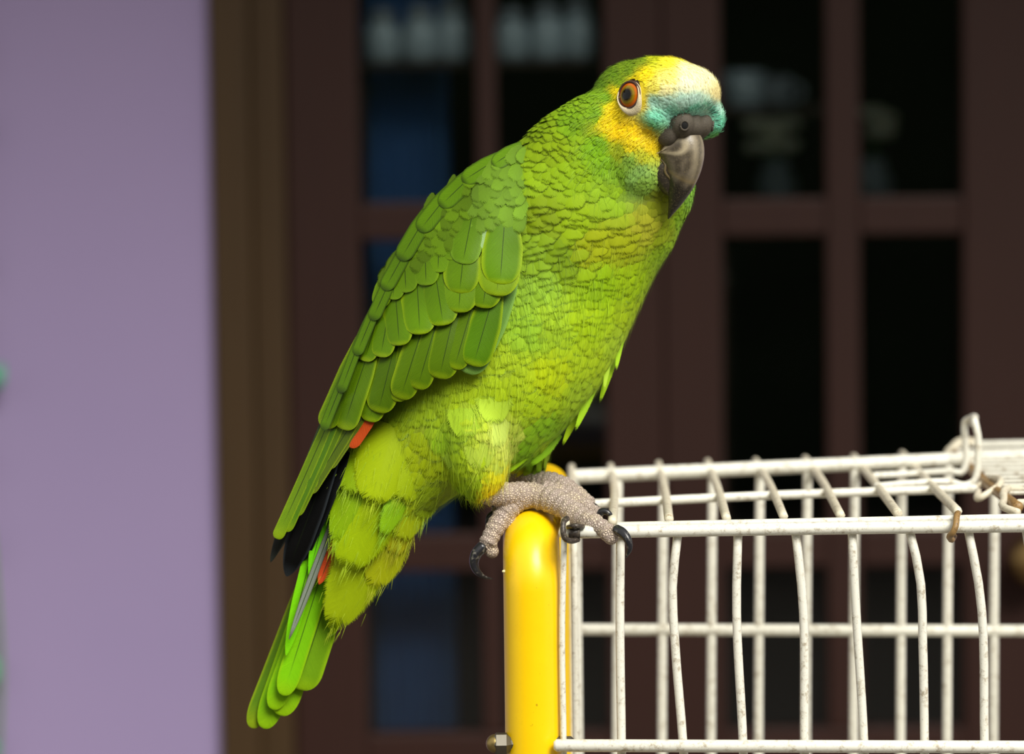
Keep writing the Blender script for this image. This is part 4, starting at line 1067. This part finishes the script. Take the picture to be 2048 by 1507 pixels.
# ---------------- eyes
def eye(side):
    g = HS * side
    o0 = HL(-0.4, 0, 5.2) + g * 0.05
    h = bvh.ray_cast(Vector(o0), Vector(-g)); hit = np.array(h[0])
    nh = np.array(h[1]); g = g * .55 + nh * .45; g /= np.linalg.norm(g)
    c = hit - g * 0.0060; R = 0.0088; ro = 0.0060
    E1_ = HF - g * (HF @ g); E1_ /= np.linalg.norm(E1_); E2_ = np.cross(g, E1_) ; E2_ = E2_ if E2_[2] > 0 else -E2_
    ax = np.vstack([g, E1_, E2_])
    ball = link('eye', *ellipsoid(c, ax, (R, R, R), 40, 28), None, parrot)
    t = NT('parrot_eye'); geo = t.n('ShaderNodeTexCoord').outputs['Object']
    cen_ = tuple(c - np.array(WORG[parrot.name]))
    sub = t.n('ShaderNodeVectorMath', operation='SUBTRACT'); t.l(geo, sub.inputs[0]); sub.inputs[1].default_value = cen_
    cx = t.n('ShaderNodeVectorMath', operation='CROSS_PRODUCT'); t.l(sub.outputs[0], cx.inputs[0]); cx.inputs[1].default_value = tuple(g)
    ln = t.n('ShaderNodeVectorMath', operation='LENGTH'); t.l(cx.outputs[0], ln.inputs[0])
    r_ = t.math('MULTIPLY', ln.outputs['Value'], 1000.0)
    rn = t.math('ADD', r_, t.math('MULTIPLY', t.math('SUBTRACT', t.noise(900, 3, .6, geo), .5), .7))
    rp = t.n('ShaderNodeValToRGB'); t.l(t.math('DIVIDE', rn, 7.0), rp.inputs[0]); cr2 = rp.color_ramp
    stops = [(0, (8, 7, 6)), (.33, (14, 10, 6)), (.39, (84, 66, 16)), (.52, (140, 118, 20)), (.58, (150, 104, 12)), (.66, (190, 98, 16)), (.75, (200, 90, 14)), (.81, (96, 44, 18)), (.88, (40, 22, 14))]
    cr2.elements[0].position = 0; cr2.elements[0].color = L4(*stops[0][1]); cr2.elements[1].position = .33; cr2.elements[1].color = L4(*stops[1][1])
    for p_, q_ in stops[2:]: cr2.elements.new(p_).color = L4(*q_)
    t.l(rp.outputs[0], t.b.inputs['Base Color']); t.setp(Roughness=0.15); t.b.inputs['Specular IOR Level'].default_value = 0.25; t.b.inputs['Coat Weight'].default_value = 0.08; t.b.inputs['Coat Roughness'].default_value = 0.03
    ball.data.materials.append(t.m)
    a = np.linspace(0, 2 * math.pi, 48, endpoint=False)
    plane = c + g * math.sqrt(R * R - ro * ro)
    ringp = [plane + (E1_ * math.cos(x) + E2_ * math.sin(x)) * ro + g * 0.0003 for x in a]
    V, F = tube(ringp + [ringp[0]], 0.00065, 8, caps=False)
    link('eyelid', V, F, M_lid_dark, ball)
    # bare cream skin round the eye
    V = []; F = []; nr = 5
    for i, x in enumerate(a):
        ro2 = 0.0066 + 0.0034 * max(0, math.cos(x + 1.25)) ** 3
        for k in range(nr + 1):
            rr = 0.0058 + (ro2 - 0.0058) * k / nr
            q = c + (E1_ * math.cos(x) + E2_ * math.sin(x)) * rr
            hh = bvh.ray_cast(Vector(q + g * 0.03), Vector(-g))[0]
            dsurf = (np.array(hh) - q) @ g if hh is not None else 0
            inner = (plane - c) @ g
            base_ = max(dsurf, inner - 0.0022 * k / nr - 0.0004)
            V.append(q + g * (base_ + 0.0007 + 0.0006 * math.sin(math.pi * (k + .6) / (nr + .6)) + (-0.0012 if k == nr else 0.0003)))
    for i in range(48):
        for k in range(nr):
            j = (i + 1) % 48; F.append((i * (nr + 1) + k, i * (nr + 1) + k + 1, j * (nr + 1) + k + 1, j * (nr + 1) + k))
    link('eye_skin', V, F, M_eyeskin, ball)
M_lid_dark = simple_mat('dark_eyelid', (70, 44, 30), 0.6, 0.2, 900)
M_eyeskin = simple_mat('cream_eye_skin', (216, 202, 166), 0.7, 0.08, 700, bump=0.4, bscale=1600)
eye(1); eye(-1)

# ---------------- beak
def swept_beak(st, n=44, na=28):
    """rows f,u,halfwidth,depth ; closed half-round horn"""
    s = catmull(np.array(st, float), n); T = np.gradient(s[:, :2], axis=0); T /= np.maximum(np.linalg.norm(T, axis=1), 1e-9)[:, None]
    V = []; F = []; loc = []
    th = np.linspace(-math.pi / 2, math.pi / 2, na)
    for i in range(n):
        f, u, w, dp = s[i]; w = max(w, .15); dp = max(dp, .2); inw = np.array((T[i][1], -T[i][0]))
        for k in th:
            q = (1 - math.cos(k) ** 0.9) * dp
            fu = np.array((f, u)) + inw * q
            V.append(HL(fu[0], w * math.sin(k) * (1 - 0.0 * abs(math.sin(k))), fu[1])); loc.append((i / (n - 1), k))
        fu = np.array((f, u)) + inw * dp * .93
        V.append(HL(fu[0], 0, fu[1])); loc.append((i / (n - 1), 9))
    m = na + 1
    for i in range(n - 1):
        for j in range(m):
            k = (j + 1) % m; F.append((i * m + j, i * m + k, (i + 1) * m + k, (i + 1) * m + j))
    F.append(tuple(range(m))[::-1]); F.append(tuple((n - 1) * m + j for j in range(m)))
    return np.array(V), F, np.array(loc)
BK = [(12, -5, 9, 10), (19, -9.5, 10.6, 17), (22.6, -15, 11.2, 20.5), (23.6, -21, 10.6, 20), (22.0, -29, 8.8, 16.5), (18.2, -36, 6.6, 11.5), (12, -43.2, 3.8, 6.4), (4.0, -50.4, .3, .5)]
V, F, loc = swept_beak(BK)
vv, kk = loc[:, 0], loc[:, 1]; ka = np.where(kk > 5, 1.5, np.abs(kk))
base_c = lin((112, 102, 86)); pale = lin((196, 182, 150)); dark = lin((30, 27, 24)); mid = lin((74, 66, 54))
ncol = np.array([mnoise.noise(Vector(p) * 420) for p in V]) * .5 + .5; nst = np.array([mnoise.noise(Vector((k * 3.2, v * 1.5, 4))) for v, k in loc]) * .5 + .5
def smst(x, a, b_): x = np.clip((x - a) / (b_ - a), 0, 1); return x * x * (3 - 2 * x)
cb = base_c + (mid - base_c) * smst(ncol + nst, .7, 1.3)[:, None]
patch = np.exp(-((vv - .27) / .07) ** 2 - ((ka - .95) / .28) ** 2); ring = np.exp(-((np.sqrt(((vv - .27) / .09) ** 2 + ((ka - .95) / .38) ** 2) - 1) / .25) ** 2)
ridge = np.exp(-((ka - .25) / .16) ** 2) * smst(vv, .1, .25) * (1 - smst(vv, .55, .7))
cb = cb + (pale - cb) * np.clip(.75 * ring + .35 * ridge, 0, .85)[:, None]
tipf = smst(vv + .10 * (nst - .5), .60, .70)
cb = cb + (dark - cb) * np.clip(tipf * .92, 0, 1)[:, None]
edge_l = np.exp(-((vv - .60) / .018) ** 2) * .5
cb = cb + (lin((150, 130, 84)) - cb) * edge_l[:, None]
t = NT('horn_beak'); _a4 = t.n('ShaderNodeAttribute', attribute_name='Col'); cc_ = t.coord()
t.l(t.mix(t.math('MULTIPLY', t.ss(t.noise(1300, 4, .7, cc_), .5, .75), .35), _a4.outputs['Color'], L4(176, 158, 116)), t.b.inputs['Base Color'])
t.setp(Roughness=.36); t.bump(t.noise(900, 4, .6, cc_), .25, .0004); M_beak = t.m
beak = link('beak', V, F, M_beak, parrot, cols={'Col': np.concatenate([cb, np.ones((len(cb), 1))], 1)})
# lower mandible: a cup tucked behind the hook
V, F = ellipsoid((0, 0, 0), np.eye(3), (1, 1, 1), 32, 22)
W2 = []; C2 = []
for a_, b_, c_ in V:
    w_ = 1 - .35 * max(0, -c_)
    W2.append(HL(3.6 + 9.0 * a_ * w_ + 3.0 * max(0, -c_), 10.4 * b_ * w_, -28 + 12.5 * c_))
    C2.append(tuple(lin((58, 52, 44)) * (1 + .3 * mnoise.noise(Vector((a_ * 3, b_ * 3, c_ * 3))))) + (1,))
low = link('lower_mandible', W2, F, M_beak, parrot, cols={'Col': C2})
for sd in (1, -1):
    pth = []
    for q_ in np.linspace(0, 1, 20):
        c_ = .62 - 1.35 * q_; bb_ = (.93 - .35 * q_) * math.sqrt(max(0, 1 - c_ * c_)) + .05 * math.sin(q_ * 14); bb_ = min(bb_, math.sqrt(1 - c_ * c_)); a_ = math.sqrt(max(0, 1 - bb_ * bb_ - c_ * c_)); w_ = 1 - .35 * max(0, -c_)
        pth.append(HL(3.6 + 9.0 * a_ * w_ + 3.0 * max(0, -c_), 10.4 * bb_ * w_ * sd, -28 + 12.5 * c_))
    pth = np.array(pth)
    V, F = tube(pth, np.linspace(.7, .45, 20) * MM, 8); link('cutting_edge', V, F, M_beak, low, cols={'Col': np.tile((*lin((104, 90, 60)), 1), (len(V), 1))})
# cere with nostrils
CV_, CF_ = remesh([hell(13.5, 0, -9, 10.0, 10.4, 6.6), hell(11.5, 9.2, -12, 6, 3.6, 6), hell(11.5, -9.2, -12, 6, 3.6, 6), hell(19.5, 0, -7, 3.5, 4, 4.5), hell(17.6, 6.4, -7.9, 6.4, 5.2, 6.3), hell(17.6, -6.4, -7.9, 6.4, 5.2, 6.3)], .0006, 5)
t = NT('dark_cere'); cc_ = t.coord(); t.l(t.mix(t.noise(1500, 4, .7, cc_), L4(30, 27, 24), L4(104, 94, 78)), t.b.inputs['Base Color']); t.setp(Roughness=.7); t.bump(t.noise(2200, 3, .7, cc_), .5, .0004); M_cere = t.m
cere = link('cere', CV_, CF_, M_cere, parrot)
cbv = BVHTree.FromPolygons([Vector(v) for v in CV_], CF_)
M_hole = simple_mat('nostril_dark', (8, 7, 6), .9)
for sd in (1, -1):
    dvec = HF * .8 + HS * sd * .6
    h = cbv.ray_cast(Vector(HL(19.5, 7.2 * sd, -8.8) + dvec * .03), Vector(-dvec))
    if h[0] is not None:
        p = np.array(h[0]); nd = np.array(h[1])
        s1_ = np.cross(nd, HU); s1_ /= np.linalg.norm(s1_); s2_ = np.cross(s1_, nd)
        link('nostril', *ellipsoid(p, np.vstack([nd, s1_, s2_]), (.0006, .0016, .0018), 18, 10), M_hole, cere)
        rp_ = [p + (s1_ * math.cos(x) * 1.85 + s2_ * math.sin(x) * 2.05) * MM for x in np.linspace(0, 2 * math.pi, 25)]
        link('nostril_rim', *tube(rp_, .00055, 6, caps=False), M_cere, cere)

# ---------------- feet
t = NT('scaly_foot_skin'); cc_ = t.coord()
vo = t.n('ShaderNodeTexVoronoi', feature='DISTANCE_TO_EDGE'); vo.inputs['Scale'].default_value = 860; t.l(cc_, vo.inputs['Vector'])
vc = t.n('ShaderNodeTexVoronoi'); vc.inputs['Scale'].default_value = 860; t.l(cc_, vc.inputs['Vector'])
n1_ = t.noise(140, 3, .6, cc_)
x_ = t.mix(t.ss(n1_, .35, .7), L4(206, 190, 176), L4(226, 208, 172))
x_ = t.mix(t.math('MULTIPLY', vc.outputs['Distance'], .5), x_, L4(172, 158, 154))
x_ = t.mix(t.math('SUBTRACT', 1.0, t.ss(vo.outputs['Distance'], .0, .22)), x_, L4(146, 128, 118))
t.l(x_, t.b.inputs['Base Color']); t.setp(Roughness=.65); t.bump(t.ss(vo.outputs['Distance'], 0, .3), .7, .0006); M_foot = t.m
t = NT('black_claw'); cc_ = t.coord(); t.l(t.mix(t.ss(t.noise(500, 3, .6, cc_), .55, .75), L4(34, 34, 38), L4(120, 116, 106)), t.b.inputs['Base Color']); t.setp(Roughness=.28); M_claw = t.m
def limb(pts, n=40, rings=0.07):
    """rows px,py,y(mm),radius(px)"""
    a = np.array(pts, float)
    w = np.array([tuple(P(r[0], r[1], DB + r[2] * MM)) + (r[3] * DB / FPX,) for r in a])
    s = catmull(w, n); rr = s[:, 3] * (1 + rings * np.sign(np.sin(np.arange(n) * 1.9)))
    rr[0] *= .8; rr[-1] *= .8
    return tube(s[:, :3], rr, 16)
def ball_(px, py, y, r): return ellipsoid(tuple(P(px, py, DB + y * MM)), np.eye(3), (r * DB / FPX,) * 3, 16, 10)
def claw(pts, parent):
    a = np.array(pts, float); w = np.array([tuple(P(r[0], r[1], DB + r[2] * MM)) + (r[3] * DB / FPX,) for r in a])
    s = catmull(w, 26); V, F = tube(s[:, :3], np.maximum(s[:, 3], .0002), 10); link('claw', V, F, M_claw, parent)
nf = remesh([limb([(950, 978, -20, 20), (985, 988, -17, 23), (1025, 988, -13, 25), (1072, 988, -9, 25)]),
    limb([(1085, 990, -9, 24), (1045, 996, -11, 23), (1010, 1026, -14, 21), (988, 1060, -17, 19), (974, 1090, -19, 18)]), ball_(984, 1102, -18, 14), ball_(968, 1092, -19, 13), ball_(1018, 1042, -14, 15),
    limb([(1060, 992, -9, 24), (1105, 1000, -15, 26), (1150, 1026, -26, 22), (1190, 1047, -36, 19), (1222, 1068, -44, 17)]), ball_(1132, 1026, -24, 15), ball_(1180, 1055, -36, 14), ball_(1222, 1074, -44, 15), ball_(1230, 1062, -45, 12),
    limb([(1085, 980, -2, 22), (1130, 992, -5, 21), (1172, 1016, -12, 17), (1200, 1030, -18, 13)]),
    limb([(1060, 984, 0, 20), (1020, 1004, 0, 18), (990, 1030, -2, 14)])], .0006, 3)
foot = link('foot', *nf, M_foot, parrot)
claw([(966, 1092, -20, 12), (952, 1108, -21, 11), (948, 1126, -21, 9), (955, 1143, -21, 7), (968, 1153, -20, 4), (986, 1157, -19, 1)], foot)
claw([(1232, 1058, -46, 10), (1246, 1066, -49, 10), (1256, 1080, -51, 8), (1259, 1096, -51, 6), (1252, 1114, -50, 1.5)], foot)
claw([(1196, 1026, -18, 8), (1208, 1022, -19, 7), (1219, 1027, -20, 5), (1226, 1040, -20, 1.5)], foot)
claw([(990, 1026, -2, 9), (980, 1034, -2, 8), (976, 1050, -2, 5), (980, 1062, -2, 1.5)], foot)
ff = remesh([limb([(1020, 930, 20, 24), (1045, 950, 20, 28), (1080, 966, 20, 28)]), limb([(1070, 968, 18, 28), (1110, 972, 14, 27), (1150, 992, 6, 23), (1180, 1012, 0, 18)]),
    limb([(1080, 968, 24, 25), (1120, 978, 30, 22), (1150, 996, 32, 18)]), limb([(1070, 968, 20, 24), (1030, 985, 20, 20), (1000, 1010, 18, 16)])], .0007, 3)
foot2 = link('foot', *ff, M_foot, parrot)
claw([(1150, 994, 32, 8), (1164, 1000, 32, 7), (1172, 1016, 32, 1.5)], foot2)
claw([(1002, 1006, 18, 9), (990, 1014, 18, 7), (986, 1032, 18, 1.5)], foot2)
claw([(1178, 1010, 0, 9), (1192, 1016, -2, 7), (1198, 1030, -3, 1.5)], foot2)

# ---------------- fine wisps: loose barbs on head, flanks and under the tail
def wisps(name, sel, n, lmm, wmm, lift_, spread):
    idx = RNG.choice(sel, n); p = SP[idx] + (S_[idx] * RNG.normal(0, 1.2, (n, 1)) + D[idx] * RNG.normal(0, 1.2, (n, 1))) * MM
    d = D[idx] + RNG.normal(0, spread, (n, 3)); d -= SN[idx] * (d * SN[idx]).sum(1)[:, None] * 0.6; d /= np.linalg.norm(d, axis=1)[:, None]
    s = np.cross(SN[idx], d); L = lmm * RNG.uniform(.6, 1.3, n)[:, None] * MM * np.clip(SF[idx, 2] / 8, .4, 1.6)[:, None]
    w = wmm * MM; V = []
    for v, ww in ((0, 1), (.5, .8), (1, .1)):
        h = (lift_ * v + 0.02) * L + 0.0006
        c = p + d * L * v + SN[idx] * h
        V += [c - s * w * ww / 2, c + s * w * ww / 2]
    V = np.stack(V, 1).reshape(-1, 3)
    F = np.array([(0, 1, 3, 2), (2, 3, 5, 4)])[None] + (np.arange(n) * 6)[:, None, None]
    c = colour_at(p) * RNG.uniform(.75, 1.3, (n, 1)); c4 = np.repeat(np.concatenate([c, np.ones((n, 1))], 1)[:, None], 6, 1).reshape(-1, 4)
    return link(name, V, F.reshape(-1, 4), M_down_w, parrot, cols={'Col': c4}, kind='stuff')
t = NT('loose_barbs'); _a3 = t.n('ShaderNodeAttribute', attribute_name='Col'); t.l(_a3.outputs['Color'], t.b.inputs['Base Color']); t.setp(Roughness=.7); M_down_w = t.m
wisps('face_barbs', np.where((region == 0))[0], 9000, 3.6, 0.22, .16, .16)
wisps('neck_barbs', np.where((region == 1))[0], 1800, 5, 0.14, .08, .12)
wisps('breast_barbs', np.where((region == 2))[0], 4200, 8, 0.14, .06, .14)
wisps('leg_barbs', np.where((region == 3))[0], 2600, 9, 0.16, .08, .16)

def cere_bristles():
    Vs = []; Fs = []; Cs = []; k = 0
    for i in range(420):
        a = RNG.uniform(-.35, math.pi + .35); s0 = math.cos(a) * RNG.uniform(8.5, 12.5); u0 = -7 + math.sin(a) * RNG.uniform(5.0, 8.0)
        o = HL(60, s0, u0); h = bvh.ray_cast(Vector(o), Vector(-HF))
        if h[0] is None: continue
        p = np.array(h[0]); nd = np.array(h[1])
        d = HS * math.cos(a) * 1.0 + HU * (math.sin(a) * .9 - .1) + HF * .55 + RNG.normal(0, .22, 3); d /= np.linalg.norm(d); L = RNG.uniform(1.6, 3.4) * MM * (.6 if s0 < -4 else 1)
        s = np.cross(d, HF); s /= np.linalg.norm(s)
        for v, w_ in ((0, .2), (.5, .15), (1, .03)):
            q = p + d * L * v + HF * (.0008 + .0006 * v); Vs += [q - s * w_ * MM / 2, q + s * w_ * MM / 2]
        Fs += [(k, k + 1, k + 3, k + 2), (k + 2, k + 3, k + 5, k + 4)]; k += 6
        c = lin((40, 60, 52)) if RNG.random() < .35 else lin((120, 214, 180)) * RNG.uniform(.7, 1.1)
        Cs += [np.append(c, 1)] * 6
    link('cere_bristles', np.array(Vs), Fs, M_down_w, parrot, cols={'Col': np.array(Cs)}, kind='stuff')
cere_bristles()
def undertail_wisps():
    Vs = []; Fs = []; Cs = []; k = 0
    for (fi, bb, tt, c) in UTV:
        V, F_, uvn, uvm, cc, ec = FEATHERS[fi]
        ax = np.array(P(tt[0], tt[1], DB)) - np.array(P(bb[0], bb[1], DB)); ax /= np.linalg.norm(ax)
        cand = np.where(uvn[:, 1] > .25)[0]
        for i in RNG.choice(cand, 70):
            d = ax + RNG.normal(0, .13, 3) + np.array((0, -.05, 0)); d /= np.linalg.norm(d); L = RNG.uniform(4, 9) * MM
            s = np.cross(d, (0, 1, 0)); s /= np.linalg.norm(s); p = V[i] + RNG.normal(0, .9, 3) * MM + np.array((0, -.0004, 0))
            for v, w_ in ((0, .16), (.5, .13), (1, .02)):
                q = p + d * L * v; Vs += [q - s * w_ * MM / 2, q + s * w_ * MM / 2]
            Fs += [(k, k + 1, k + 3, k + 2), (k + 2, k + 3, k + 5, k + 4)]; k += 6
            col = np.append(lin(c) * RNG.uniform(.85, 1.2), 1); Cs += [col] * 6
    link('undertail_barbs', np.array(Vs), Fs, M_down_w, parrot, cols={'Col': np.array(Cs)}, kind='stuff')
undertail_wisps()
